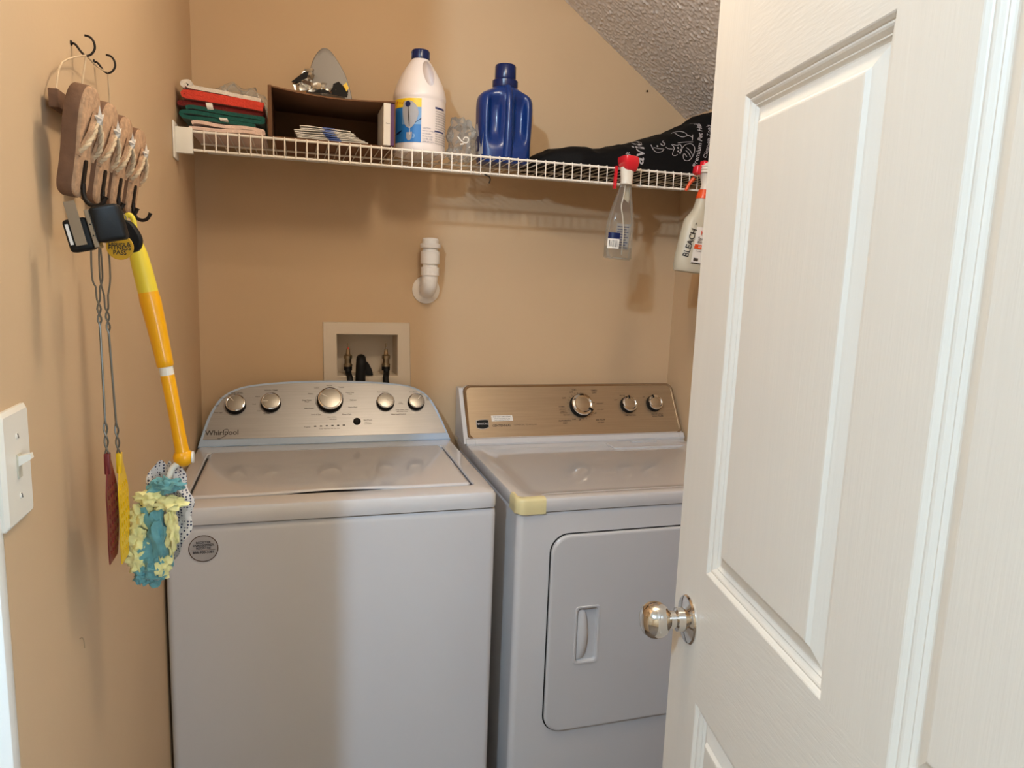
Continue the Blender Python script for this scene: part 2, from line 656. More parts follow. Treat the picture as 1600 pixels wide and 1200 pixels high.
# small marks on the walls
for nm, c in (('nail', (.012, -.001, 2.165)), ('nail', (1.352, -.001, 2.022))):
    lathe(nm, [(0, 0), (.0034, 0), (.0026, .004), (0, .0045)], 'nail', wall_back, Matrix.Translation(c) @ Matrix.Rotation(PI / 2, 4, 'X'), n=8)

v, f = g_tube(catmull([(WX + .0002, -1.222, .942), (WX + .0002, -1.212, .938), (WX + .0002, -1.206, .930), (WX + .0002, -1.205, .920)], 4), .0007, 5)
obj('scuff_mark', v, f, 'scuff', wall_left)

# ------------------------------------------------------------------ door
DH = Vector((.8083, -1.2921, 0))
DA = 1.754
DF = frame((DH.x, DH.y, 0), (math.cos(DA), -math.sin(DA), 0), (0, 0, 1))   # local x along the door, y up, z toward the camera
door = struct(thing('door_1', tuple(DF @ Vector((.44, 0, -.0175)))))
sb = [0, .1055, .3915, .489, .775, .885]
zb = [.008, .24, .845, 1.032, 1.644, 1.750, 1.930, 2.035]
TH = .035


def dbox(name, x0, x1, y0, y1, m):
    v, f = g_box((x0, y0, -TH), (x1, y1, 0))
    return obj(name, [DF @ x for x in v], f, m, door)


for a, b in ((0, 1), (2, 3), (4, 5)):
    if a == 2:
        for c, d in ((1, 2), (3, 4), (5, 6)):
            dbox('mullion', sb[2], sb[3], zb[c], zb[d], 'door_v')
    else:
        dbox('stile', sb[a], sb[b], zb[0], zb[7], 'door_v')
for a, b in ((0, 1), (2, 3), (4, 5), (6, 7)):
    dbox('rail', sb[1], sb[4], zb[a], zb[b], 'door_h')
prof = [(0, 0), (.0015, -.0006), (.0045, -.0030), (.0055, -.0042), (.0075, -.0040), (.0095, -.0048), (.0125, -.0072), (.0135, -.0082), (.0150, -.0080), (.0170, -.0100), (.0185, -.0110),
        (.0205, -.0110), (.0330, -.0060), (.0350, -.0054), (.0385, -.0018), (.0405, -.0014)]
for a, b in ((1, 2), (3, 4)):
    for c, d in ((1, 2), (3, 4), (5, 6)):
        loops = []
        for side in (1, -1):
            ll = []
            for off, dep in prof:
                zz = dep if side == 1 else -TH - dep
                ll.append([DF @ Vector(p) for p in ((sb[a] + off, zb[c] + off, zz), (sb[b] - off, zb[c] + off, zz), (sb[b] - off, zb[d] - off, zz), (sb[a] + off, zb[d] - off, zz))])
            loops += ll[::-1] if side == 1 else ll
        v, f = g_loft(loops)
        obj('panel', v, f, 'door_v', door)
# knob on the visible side and its mate on the other side
for side in (1, -1):
    kf = DF @ T(.056, .942, 0 if side == 1 else -TH) @ (Matrix.Identity(4) if side == 1 else Matrix.Rotation(PI, 4, 'Y'))
    kn = lathe('door_knob', [(0, .070), (.010, .0695), (.019, .0655), (.0245, .058), (.0262, .049), (.0250, .041), (.0205, .034), (.0150, .0300), (.0125, .0275), (.0120, .020), (.0165, .018), (.0170, .006), (0, .006)], 'chrome', door, kf, 40, 40)
    lathe('rosette', [(0, .0085), (.0165, .0085), (.0185, .0075), (.0275, .0055), (.0325, .0038), (.0345, .0015), (.0345, .0), (0, 0)], 'chrome', kn, kf, 44, 30)

# ------------------------------------------------------------------ washing machine
W0, W1, WYF, WZ = .004, .702, -.6787, .9285
wash = thing('washing_machine', ((W0 + W1) / 2, -.35, 0), 'white top load washing machine with rounded silver control console', 'washer')
loops = []
for off, z in ((0, .02), (0, .872), (.001, .884), (.004, .888)):
    loops.append([Vector((x, y, z)) for x, y in rrect(W0 + off, W1 - off, WYF + .004 + off, -.055 - off, .014, 5)])
v, f = g_loft(loops)
obj('body', v, f, 'enamel', wash, 40)
box('seam', (W0 + .008, WYF + .012, .886), (W1 - .008, -.06, .894), 'gap', wash)  # black filler gives the gap under the deck its shadow tone
LX0, LX1, LY0, LY1 = .0395, .6605, -.6165, -.2285
NSUB = 24
loops = []
for x0, x1, y0, y1, r, z in ((LX0, LX1, LY0, LY1, .010, WZ - .014), (LX0, LX1, LY0, LY1, .010, WZ - .003), (LX0 - .003, LX1 + .003, LY0 - .003, LY1 + .003, .013, WZ),
                             (W0 + .010, W1 - .010, WYF + .012, -.058, .014, WZ), (W0 + .004, W1 - .004, WYF + .0045, -.052, .016, WZ - .0018),
                             (W0, W1, WYF + .001, -.048, .018, WZ - .008), (W0 - .0005, W1 + .0005, WYF, -.048, .018, WZ - .030), (W0, W1, WYF + .001, -.048, .018, .8915)):
    loops.append([Vector((x, y, z)) for x, y in rrect(x0, x1, y0, y1, r, 5, NSUB)])
v, f = g_loft(loops)
obj('top_deck', v, f, 'top', wash, 40)
obj('lid_gap', *xf(g_loft([[Vector((x, y, 0)) for x, y in rrect(LX0 + .0005, LX1 - .0005, LY0 + .0005, LY1 - .0005, .010, 5)], [Vector((x, y, .001)) for x, y in rrect(LX0 + .0005, LX1 - .0005, LY0 + .0005, LY1 - .0005, .010, 5)]]), T(0, 0, WZ - .0138)), 'gap', wash)


def lid_loop(off, z):
    out = []
    for x, y in rrect(LX0 + .0070 + off, LX1 - .0070 - off, LY0 + .0028 + off, LY1 - .002 - off, .009, 5, NSUB):
        s = max(0, 1 - ((x - .345) / .135) ** 2)
        if y < -.55:
            y += .0095 * s ** .6 * (1 if off < .006 else .6)
        out.append(Vector((x, y, z)))
    return out


v, f = g_loft([lid_loop(0, WZ - .0125), lid_loop(0, WZ + .0005), lid_loop(.0025, WZ + .003), lid_loop(.007, WZ + .0038), lid_loop(.011, WZ + .0038)])
lid = obj('lid', v, f, 'top', wash, 40)


def scoop(u, t):
    x = .345 + .132 * (2 * u - 1)
    s_ = max(0, 1 - ((x - .345) / .135) ** 2)
    return Vector((x, LY0 + .0028 + .0095 * s_ ** .6 - .0007, WZ - .0100 + t * .0105 * s_ ** .45))


v, f = g_grid(24, 1, scoop)
obj('recess_shade', v, f, 'gap', lid)  # black strip on the lid edge paints the shade of the finger recess
for x in (W0 + .05, W1 - .05):
    for y in (-.62, -.08):
        lathe('foot', [(0, 0), (.02, 0), (.02, .012), (.008, .014), (.008, .024), (0, .024)], 'black', wash, T(x, y, 0), 14)
# console
WV = Vector((0, .5629, .8265))
WF = frame((0, -.16, WZ + .001), (1, 0, 0), WV)
half = [(.0040, 0), (.0108, .0304), (.0232, .0789), (.0396, .1189), (.0617, .1518), (.103, .1775), (.1594, .1896), (.2382, .1965), (.3099, .1990), (.3922, .1985), (.4762, .1945), (.5426, .1880), (.5980, .1770), (.6390, .1518), (.6640, .1120), (.6840, .0560), (.7015, 0)]
ol = [(p.x, p.y) for p in catmull([(x, y, 0) for x, y in half], 5)]


def inset(poly, dx, dt, db):
    x0 = min(p[0] for p in poly); x1 = max(p[0] for p in poly); yt = max(p[1] for p in poly)
    cx = (x0 + x1) / 2
    sx = (x1 - x0 - 2 * dx) / (x1 - x0)
    sy = (yt - dt - db) / yt
    return [(cx + (x - cx) * sx, db + y * sy) for x, y in poly]


back = []
for x, y in ol:
    p = WF @ Vector((x, y, -.012))
    back.append(Vector((p.x, -.040, p.z)))
lp = [[WF @ Vector((x, y, 0)) for x, y in inset(ol, .006, .005, .003)], [WF @ Vector((x, y, -.0015)) for x, y in inset(ol, .002, .0015, .001)], [WF @ Vector((x, y, -.007)) for x, y in ol], back]
v, f = g_loft(lp)
con = obj('console', v, f, 'film', wash, 35)
fas_poly = inset(ol, .0135, .009, .021)
v, f = g_prism(fas_poly, -.001, .0012, WF)
fas = obj('fascia', v, f, 'brushed', wash)


def knob(parent, F, u, w, r, h, ang, style):
    k = F @ T(u, w, .001)
    t = lathe('knob', [(0, 0), (r * 1.05, 0), (r * 1.05, h * .55), (r * .98, h * .8), (0, h * .8)], 'black', parent, k, 36)
    if style == 'w':
        lathe('knob_ring', [(r * .80, h * .78), (r * .98, h * .78), (r * 1.0, h * .88), (r * .96, h), (r * .89, h * 1.02), (r * .86, h * .97), (r * .80, h * .95)], 'chrome', t, k, 36)
        lathe('knob_cap', [(0, h * 1.03), (r * .5, h * 1.02), (r * .84, h * .975), (r * .86, h * .9), (0, h * .9)], 'knob_cap', t, k, 36)
        v, f = g_box((-.0008, r * .28, h * .97), (.0008, r * .85, h * 1.045), .0002, 1, k @ Matrix.Rotation(ang, 4, 'Z'))
        obj('pointer', v, f, 'paper', t)
    else:
        lathe('knob_ring', [(r * .62, h * .78), (r * .98, h * .78), (r * 1.0, h * .86), (r * .94, h * 1.0), (r * .78, h * 1.06), (r * .70, h * 1.0), (r * .62, h * .98)], 'chrome', t, k, 36)
        lathe('knob_cap', [(0, h * 1.02), (r * .6, h * 1.0), (r * .69, h * .96), (r * .69, h * .9), (0, h * .9)], 'bronze', t, k, 36)
        v, f = g_box((-r * .10, r * .62, h * .8), (r * .10, r * 1.02, h * 1.08), .0004, 1, k @ Matrix.Rotation(ang, 4, 'Z'))
        obj('pointer', v, f, 'black', t)
    return t


knob(wash, WF, .0985, .1215, .0262, .020, math.radians(42), 'w')
knob(wash, WF, .1920, .1255, .0262, .020, math.radians(92), 'w')
knob(wash, WF, .3550, .1305, .0350, .022, math.radians(62), 'w')
knob(wash, WF, .5140, .1225, .0250, .018, math.radians(-92), 'w')
knob(wash, WF, .6050, .1205, .0238, .018, math.radians(-42), 'w')
bt = lathe('start_button', [(0, .006), (.005, .0058), (.0085, .0045), (.0108, .002), (.0108, 0), (0, 0)], 'black', wash, WF @ T(.4290, .0640, .001), 28)
for i in range(6):
    v, f = g_box((-.0032, -.0014, .001), (.0032, .0014, .0018), 0, 1, WF @ T(.3120 + i * .0159, .0520 + i * .0003, 0))
    obj('indicator_light', v, f, 'black', fas)


def wtext(s, u, w, size, m='ink', align='CENTER', bold=0):
    return text('caption', s, size, m, fas, WF @ T(u, w, .0016), align, bold)


lg = wtext('Whirlpool', .0655, .0395, .0205, 'ink', bold=.01)
arc = [(.054, .024), (.060, .0225), (.072, .030), (.080, .040), (.0815, .047), (.077, .050), (.070, .0475)]
tube('logo_swirl', [WF @ Vector((x, y, .0016)) for x, y in [(p.x, p.y) for p in catmull([(a, b, 0) for a, b in arc], 5)]], .0006, 'ink', fas, 5)
for s, u, w, sz in (('SOIL LEVEL', .1010, .1590, .0058), ('Heavy', .0830, .1535, .0042), ('Normal', .0630, .1440, .0042), ('Light', .0500, .1210, .0042), ('Extra Light', .0540, .1000, .0042),
                    ('WASH TEMP', .1920, .1660, .0058), ('Hot', .1860, .1560, .0042), ('Warm', .1560, .1470, .0042), ('Cool', .1470, .1240, .0042), ('Cold', .1590, .1030, .0042), ('Tap Cold', .1800, .0940, .0042),
                    ('Normal', .3540, .1800, .0046), ('Colors', .3180, .1730, .0046), ('Whites', .3010, .1540, .0046), ('Deep Water\nWash', .2900, .1310, .0046), ('Bulky/Sheets', .2960, .1080, .0046), ('Drain & Spin', .3150, .0880, .0046),
                    ('Towels', .3880, .1740, .0046), ('Heavy Duty\nWash', .4120, .1540, .0046), ('Delicates', .4210, .1320, .0046), ('Quick Wash', .4190, .1090, .0046), ('Rinse & Spin', .4010, .0870, .0046),
                    ('Clean Washer', .3590, .0795, .0040), ('with affresh', .3620, .0725, .0040), ('Progress', .2900, .0505, .0044), ('Sensing  Wash  Rinse  Soak  Spin  Done', .3510, .0440, .0032),
                    ('Start/Pause', .4600, .0680, .0050), ('Hold 3 sec.\nto unlock lid', .4600, .0575, .0036),
                    ('Fabric Softener', .5080, .1570, .0044), ('Extra Rinse', .5990, .1560, .0044), ('Options', .6250, .1490, .0044), ('Deep\nWater\nWash', .6420, .1330, .0038), ('Auto\nSensing', .5590, .1210, .0038), ('Deep Water Wash', .5620, .0985, .0044), ('with Extra Rinse', .5620, .0925, .0044), ('Water Level Control', .5500, .0840, .0046)):
    wtext(s, u, w, sz * 1.12, 'ink', bold=.012)
for c, a0, a1 in (((.355, .1305), 148, 200), ((.355, .1305), 22, 60)):
    tube('dial_arc', [WF @ Vector((c[0] + .041 * math.cos(math.radians(a0 + (a1 - a0) * i / 8)), c[1] + .041 * math.sin(math.radians(a0 + (a1 - a0) * i / 8)), .0014)) for i in range(9)], .0004, 'ink', fas, 4)
# round sticker on the front
SF = frame((.0778, WYF + .004, .8404), (1, 0, 0), (0, 0, 1))
st = lathe('round_sticker', [(0, .0008), (.0282, .0008), (.0285, .0004), (.0285, 0), (0, 0)], 'l_grey', wash, SF, 40)
st['label'] = 'round pale registration sticker with dark rim'
lathe('sticker_rim', [(.0270, .0008), (.0286, .0008), (.0286, .0011), (.0270, .0011), (.0270, .0008)], 'nail', st, SF, 40)
for s, dy, sz in (('REGISTER', .0130, .0066), ('ENREGISTRER', .0070, .0066), ('REGISTRE', .0010, .0066), ('888-900-3381', -.0080, .0074)):
    text('sticker_text', s, sz, 'ink', st, SF @ T(0, dy, .0014), bold=.02)
box('sticker_line', (.0778 - .0225, WYF + .0026, .8372), (.0778 + .0225, WYF + .0030, .8376), 'nail', st)

# ------------------------------------------------------------------ dryer
Q0, Q1, QYF, QZ = .7500, 1.4880, -.682, .9064
dry = thing('clothes_dryer', ((Q0 + Q1) / 2, -.35, 0), 'white front load dryer with champagne metal control console', 'dryer')
loops = []
for off, z in ((0, .02), (0, .862), (.001, .868), (.003, .8705)):
    loops.append([Vector((x, y, z)) for x, y in rrect(Q0 + .003 + off, Q1 - .003 - off, QYF + .004 + off, -.03 - off, .016, 6)])
v, f = g_loft(loops)
dbody = obj('body', v, f, 'enamel_d', dry, 40)
box('seam', (Q0 + .01, QYF + .014, .868), (Q1 - .01, -.04, .876), 'gap', dry)  # dark filler carries the shade between top and body
loops = []
for x0, x1, y0, y1, r, z in ((Q0 + .085, Q1 - .085, QYF + .085, -.195, .03, QZ - .007), (Q0 + .075, Q1 - .075, QYF + .075, -.185, .03, QZ - .007), (Q0 + .060, Q1 - .060, QYF + .055, -.172, .035, QZ - .0062), (Q0 + .040, Q1 - .040, QYF + .034, -.160, .03, QZ - .001), (Q0 + .028, Q1 - .028, QYF + .022, -.150, .028, QZ),
                             (Q0 + .008, Q1 - .008, QYF + .010, -.03, .018, QZ), (Q0 + .003, Q1 - .003, QYF + .0035, -.024, .018, QZ - .0018), (Q0, Q1, QYF, -.02, .018, QZ - .007), (Q0, Q1, QYF, -.02, .018, QZ - .026), (Q0 + .001, Q1 - .001, QYF + .001, -.02, .018, QZ - .0328)):
    loops.append([Vector((x, y, z)) for x, y in rrect(x0, x1, y0, y1, r, 6, 6)])
v, f = g_loft(loops)
obj('top_deck', v, f, 'top_d', dry, 40)
# lint screen cover at the back right of the top
v, f = g_prism(rrect(1.20, 1.455, -.235, -.165, .006, 3), QZ - .007, QZ - .0015, Matrix.Identity(4), .002)
lint = obj('lint_screen_cover', v, f, 'enamel_d', dry)
box('pull_tab', (1.285, -.185, QZ - .002), (1.372, -.172, QZ + .004), 'enamel_d', lint, .0015)
for x in (Q0 + .05, Q1 - .05):
    for y in (-.62, -.08):
        lathe('foot', [(0, 0), (.02, 0), (.02, .012), (.008, .014), (.008, .024), (0, .024)], 'black', dry, T(x, y, 0), 14)
# front door
DX0, DX1, DZ0, DZ1 = .8385, 1.4300, .3045, .8135
yF = QYF + .004


def dd(off, y, r=.045):
    return [Vector((x, y, z)) for x, z in rrect(DX0 + off, DX1 - off, DZ0 + off, DZ1 - off, r - off * .5, 8)]


v, f = g_loft([dd(-.003, yF + .0006), dd(-.003, yF - .0008), dd(.003, yF - .0010), dd(.003, yF + .0006)], False, False)
obj('door_gap', v, f, 'gap', dry)
HX0, HX1, HZ0, HZ1 = .9085, .9685, .483, .628
dl = [dd(.0, yF - .0008), dd(.0, yF - .0070), dd(.0022, yF - .0092), dd(.006, yF - .0100)]
v, f = g_loft(dl, True, False)
# front skin with a hole for the handle cup
fr = dd(.006, yF - .0100)
ho = [Vector((x, yF - .0100, z)) for x, z in rrect(HX0, HX1, HZ0, HZ1, .008, 8)]
hi_ = [Vector((x, yF - .0075, z)) for x, z in rrect(HX0 + .003, HX1 - .003, HZ0 + .003, HZ1 - .003, .007, 8)]
g2 = g_loft([fr, ho, hi_, [Vector((x, yF - .0022, z)) for x, z in rrect(HX0 + .0045, HX1 - .0045, HZ0 + .0045, HZ1 - .0045, .006, 8)]], False, True)
v, f = join((v, f), g2)
ddoor = obj('dryer_door', v, f, 'enamel_d', dry, 30)
# handle: raised surround and curved vertical grip
lo_ = [[Vector((x, y, z)) for x, z in rrect(HX0 - o_, HX1 + o_, HZ0 - o_, HZ1 + o_, .009, 8)] for o_, y in ((.003, yF - .0098), (.0022, yF - .0122), (.0, yF - .0126), (-.003, yF - .0112), (-.0035, yF - .008))]
v, f = g_loft(lo_, False, False)
hs = obj('handle', v, f, 'enamel_d', ddoor, 40)


def grip(u, t):
    z = HZ0 + .006 + (HZ1 - HZ0 - .012) * t
    b = math.sin(PI * t) ** .5
    x = HX0 + .006 + (.012 + .012 * b) * u
    y = yF - .0035 - .0125 * b * math.sin(PI * min(1, u * .62 + .10))
    return Vector((x, y, z))


g1 = g_grid(8, 20, grip)
nb = len(g1[0])
v, f = join(g1, ([Vector((p.x, yF - .002, p.z)) if True else p for p in g1[0]], []))
# close the right-hand side of the grip
for j in range(20):
    a = j * 9 + 8
    f.append([a, a + 9, nb + a + 9, nb + a])
obj('grip', v, f, 'enamel_d', hs, 45)
# console
DV = Vector((0, .4878, .8729))
QF = frame((0, -.145, QZ), (1, 0, 0), DV)


def qpoly(o_, r):
    return rrect(.7560 + o_, 1.4885 - o_, .0105 + o_, .1945 - o_, r, 8)


def shear(poly):
    return [(x + (.007 if x > 1.1 else -.0) * (1 - (y / .19)) - (.002 if x > 1.1 else 0), y) for x, y in poly]


bk = []
for x, y in shear(qpoly(-.002, .026)):
    p = QF @ Vector((x, y, -.02))
    bk.append(Vector((p.x, -.02, p.z)))
v, f = g_loft([[QF @ Vector((x, y, -.002)) for x, y in shear(qpoly(.002, .022))], [QF @ Vector((x, y, -.004)) for x, y in shear(qpoly(-.001, .025))], [QF @ Vector((x, y, -.02)) for x, y in shear(qpoly(-.002, .026))], bk])
obj('console', v, f, 'enamel_d', dry, 35)
# white sill under the fascia, with end caps
sl = [(-.1585, QZ), (-.1585, QZ + .006), (-.1500, QZ + .0185), (-.1380, QZ + .0185), (-.03, QZ + .10), (-.03, QZ)]
for nm, xa, xb in (('console_sill', .778, 1.470), ('end_cap', .7505, .7775), ('end_cap', 1.4705, 1.4885)):
    v, f = g_loft([[Vector((x, y, z)) for y, z in sl] for x in (xa, xb)])
    obj(nm, v, f, 'enamel_d', dry)
# side shells of the console
for xa, xb in ((.7445, .7575),):
    sd = [(-.150, QZ + .004), (-.052, QZ + .158), (-.048, QZ + .160), (-.02, QZ + .160), (-.02, QZ + .004)]
    v, f = g_loft([[Vector((x, y, z)) for y, z in sd] for x in (xa, xb)])
    obj('console_side', v, f, 'enamel_d', dry)
lb = [[QF @ Vector((x, y, d)) for x, y in shear(qpoly(o_, r))] for o_, r, d in ((.0, .024, -.004), (.001, .023, .001), (.004, .021, .0035), (.008, .018, .0030), (.0105, .0165, .0015))]
v, f = g_loft(lb, True, True)
obj('bezel', v, f, 'bezel', dry, 30)
fp = shear(qpoly(.0100, .017))
v, f = g_prism(fp, .0010, .0024, QF)
dfas = obj('fascia', v, f, 'bronze', dry)
knob(dry, QF, 1.1415, .1165, .0370, .024, math.radians(-128), 'd')
knob(dry, QF, 1.3090, .1165, .0268, .022, math.radians(2), 'd')
knob(dry, QF, 1.4040, .1195, .0262, .022, math.radians(22), 'd')


def dtext(s, u, w, size, m='ink', align='CENTER', bold=0):
    return text('caption', s, size, m, dfas, QF @ T(u, w, .0030), align, bold)


bp = [(.788, .077), (.800, .079), (.820, .079), (.829, .078), (.829, .053), (.820, .048), (.810, .0465), (.800, .047), (.788, .051)]
v, f = g_prism(bp, .0024, .0040, QF, .0008)
bd = obj('badge', v, f, 'chrome', dry)
v, f = g_prism([(.8085 + (x - .8085) * .90, .063 + (y - .063) * .86) for x, y in bp], .0040, .0045, QF)
obj('badge_field', v, f, 'black', bd)
text('badge_text', 'MAYTAG', .0098, 'l_grey', bd, QF @ T(.8085, .0640, .0049), bold=.01)
v, f = g_prism([(.838, .0905), (.906, .0905), (.908, .0725), (.839, .0715)], .0024, .0029, QF)
nt_ = obj('notice_sticker', v, f, 'paper', dry)
for i, (w_, s) in enumerate(((.054, 'DO NOT DRY ITEMS'), (.046, 'See the instructions for use'), (.048, 'before operating this dryer'))):
    text('sticker_text', s, (.0062, .0045, .0045)[i], 'ink_soft', nt_, QF @ T(.8725, .0860 - i * .0052, .0033))
dtext('CENTENNIAL', .8390, .0575, .0100, 'ink', 'LEFT', .015)
dtext('COMMERCIAL TECHNOLOGY', .9075, .0580, .0058, 'ink_soft', 'LEFT')
for s, u, w, sz in (('TIMED\nDRY', 1.1960, .1650, .0070), ('AUTOMATIC\nDRY', 1.0800, .0640, .0070), ('AIR FLUFF', 1.2030, .0680, .0070), ('NO HEAT', 1.2030, .0590, .0050), ('OFF', 1.1150, .1640, .0070), ('OFF', 1.0870, .1440, .0070), ('off', 1.1310, .0700, .0066), ('off', 1.1880, .0910, .0066),
                    ('NORMAL', 1.0760, .1150, .0048), ('LESS DRY', 1.0770, .1060, .0048), ('ENERGY\nPREFERRED', 1.0790, .0965, .0048), ('VERY DRY', 1.0880, .0870, .0048), ('DAMP', 1.1120, .0720, .0048), ('70 MIN', 1.1260, .1720, .0048), ('40', 1.1890, .1270, .0048), ('HIGH HEAT', 1.2100, .1240, .0044), ('LOW HEAT', 1.2080, .1030, .0044),
                    ('LOW', 1.2680, .1350, .0046), ('MEDIUM', 1.2940, .1500, .0046), ('HIGH', 1.3300, .1430, .0046), ('TEMPERATURE', 1.3110, .0810, .0056), ('OFF', 1.3720, .1440, .0046), ('END OF CYCLE', 1.4100, .0830, .0056), ('SIGNAL VOLUME', 1.4110, .0760, .0050)):
    dtext(s, u, w, sz * 1.08, 'ink', bold=.01)
for i in range(22):
    a = math.radians(-100 + i * 14)
    if abs(i - 12) < 1:
        continue
    c = Vector((1.1415 + .0445 * math.cos(a), .1165 + .0445 * math.sin(a), 0))
    v, f = g_box((-.0022, -.0005, .0024), (.0022, .0005, .0028), 0, 1, QF @ T(c.x, c.y, 0) @ Matrix.Rotation(a, 4, 'Z'))
    obj('dial_tick', v, f, 'ink_soft', dfas)
# yellowed tape round the front left corner of the top
tp = []
for i in range(13):
    s = i / 12
    ex = .0130 * math.sin(s * 9) * .25
    if s < .35:
        c = (Q0 - .0012, QYF + .060 - .047 * (s / .35))
    elif s < .55:
        a = PI + (PI / 2) * ((s - .35) / .2)
        c = (Q0 + .018 + .0192 * math.cos(a), QYF + .018 + .0192 * math.sin(a))
    else:
        c = (Q0 + .018 + .052 * ((s - .55) / .45), QYF - .0012)
    tp.append(c)
rows = []
for k, (din, dz) in enumerate(((.020, .0012), (.009, .0012), (.0035, -.0006), (.0, -.0055), (.0, -.024), (-.0005, -.0362))):
    row = []
    for i, c in enumerate(tp):
        s = i / 12
        if s < .35:
            d = Vector((1, 0, 0))
        elif s < .55:
            d = (Vector((Q0 + .03, QYF + .03, 0)) - Vector((c[0], c[1], 0))).normalized()
        else:
            d = Vector((0, 1, 0))
        jit = .004 * mnoise.noise(Vector((i * .9, k, 3))) if k in (0, 5) else 0
        row.append(Vector((c[0], c[1], QZ + dz + (jit if k == 5 else 0))) + d * (din * (1 if s > .3 or k > 1 else .5) + (jit * 2 if k == 0 else 0)))
    rows.append(row)
v, f = g_loft(rows, False, False, closed=False)
tpo = obj('corner_tape', v, f, 'tape', dry, 60)
tpo['label'] = 'yellowed tape wrapped over the top corner'

# ------------------------------------------------------------------ water outlet box
ob = thing('outlet_box', (.468, 0, 1.07), 'beige recessed washer outlet box in the back wall', 'outlet box')
L0 = [(.339, 1.068), (.603, 1.066), (.597, 1.264), (.337, 1.262)]


def ring4(pts, y):
    return [Vector((x, y, z)) for x, z in pts]


inn = [(.379, 1.097), (.562, 1.097), (.561, 1.227), (.376, 1.227)]
ino = [(.381, 1.099), (.560, 1.099), (.559, 1.225), (.378, 1.225)]
bkp = [(.385, 1.099), (.557, 1.099), (.556, 1.222), (.383, 1.222)]
v, f = g_loft([ring4(L0, -.0005), ring4([(x + (.002 if x < .5 else -.002), z + (.002 if z < 1.1 else -.002)) for x, z in L0], -.007), ring4(inn, -.008), ring4(ino, -.005), ring4(bkp, .085)], False, True)
obj('box_shell', v, f, 'beigep', ob)
for i, x in enumerate((.4130, .5280)):
    y = .022
    lathe('valve', [(0, .0), (.0125, 0), (.0135, .006), (.0105, .010), (.0105, .022), (.0130, .026), (.0130, .034), (.007, .038), (.005, .055), (0, .055)], 'brass', ob, T(x, y, 1.125), 18)
    tube('valve_stem', [(x, y, 1.165), (x, y - .004, 1.198)], .0022, 'brass', ob, 6)
    box('valve_lever', (x - .0016, y - .014, 1.178), (x + .0016, y + .004, 1.184), 'l_red' if i == 0 else 'steel', ob, .0006)
    tube('supply_hose', catmull([(x, y, 1.130), (x + .001, y - .010, 1.105), (x + .004 * (1 - 2 * i), -.016, 1.088), (x + .006, -.020, 1.03), (x + .01, -.020, .94)], 6), .0092, 'black', ob, 12)
    lathe('hose_nut', [(0, 0), (.0125, 0), (.0125, .012), (0, .012)], 'black', ob, T(x, y, 1.113), 12)
tube('drain_hose', catmull([(.452, .03, 1.10), (.452, .022, 1.135), (.451, .006, 1.150), (.449, -.016, 1.140), (.4475, -.019, 1.10), (.447, -.019, .97)], 6), .0148, 'black', ob, 14)
wd_ = [(.446, 1.102), (.486, 1.102), (.482, 1.120), (.473, 1.137), (.460, 1.148), (.446, 1.150)]
v, f = g_loft([[Vector((x, y, z)) for x, z in wd_] for y in (-.010, .020)])
obj('hose_guide', v, f, 'black', ob)
box('hose_clip', (.4395, -.016, 1.140), (.4475, -.008, 1.160), 'black', ob, .001)

# ------------------------------------------------------------------ vent pipe on the wall
vp = thing('vent_pipe', (.647, 0, 1.32), 'white plastic vent pipe elbow capped on the back wall', 'pipe')
FL = Matrix.Translation((.6455, 0, 1.3655)) @ Matrix.Rotation(PI / 2, 4, 'X')
lathe('flange', [(0, 0), (.0425, 0), (.0420, .003), (.034, .0055), (.026, .009), (.025, .012), (0, .012)], 'pvc', vp, FL, 40)
PX = .6480
tube('elbow', catmull([(.6455, .005, 1.3660), (.6458, -.016, 1.3660), (.6463, -.036, 1.3705), (.6470, -.047, 1.384), (.6475, -.050, 1.402), (.6478, -.050, 1.414)], 6), .0240, 'pvc', vp, 28)
VP = T(PX, -.05, 0)
lathe('socket', [(.02, 1.4095), (.0275, 1.4095), (.0275, 1.4340), (.0225, 1.4345), (.02, 1.4345)], 'pvc', vp, VP, 32)
lathe('coupling', [(.018, 1.434), (.0225, 1.434), (.0225, 1.4430), (.0285, 1.4440), (.0288, 1.4800), (.0235, 1.4820), (.0225, 1.4905), (.018, 1.4905)], 'pvc', vp, VP, 32)
lathe('valve_cap', [(.018, 1.490), (.0300, 1.4905), (.0308, 1.4940), (.0308, 1.5005), (.0290, 1.5030), (.0245, 1.5040), (.0245, 1.5150), (.0215, 1.5190), (.010, 1.5205), (0, 1.5207)], 'pvc', vp, VP, 32)

# ------------------------------------------------------------------ wire shelf
ZR, YR = 1.7195, -.3348
ZT = ZR + .0050       # top of the deck wires
shelf = thing('wire_shelf', (.75, -.17, ZR - .045), 'white ventilated wire shelf across the back wall', 'shelf')
for nm, y, z, r in (('front_rail', YR, ZR, .0031), ('lip_rail', YR, ZR - .0415, .0031), ('back_rail', -.012, ZR, .0031), ('middle_rail', -.165, ZR - .001, .0026)):
    tube(nm, [(.036, y, z), (RX - .006, y, z)], r, 'wire', shelf, 10)
wp = [(0, -.008, ZR + .0034), (0, YR - .002, ZR + .0034), (0, YR - .0042, ZR + .001), (0, YR - .0044, ZR - .0445)]
gw = g_tube(wp, .00155, 6)
w0 = None
for n in range(-0, 56):
    x = .0633 + n * .0254
    if w0 is None:
        w0 = obj('wire', [p + Vector((x, 0, 0)) for p in gw[0]], gw[1], 'wire', shelf, 50)
    else:
        c = w0.copy()
        COL.objects.link(c)
        c.parent = shelf
        c.location = (n * .0254, 0, 0)
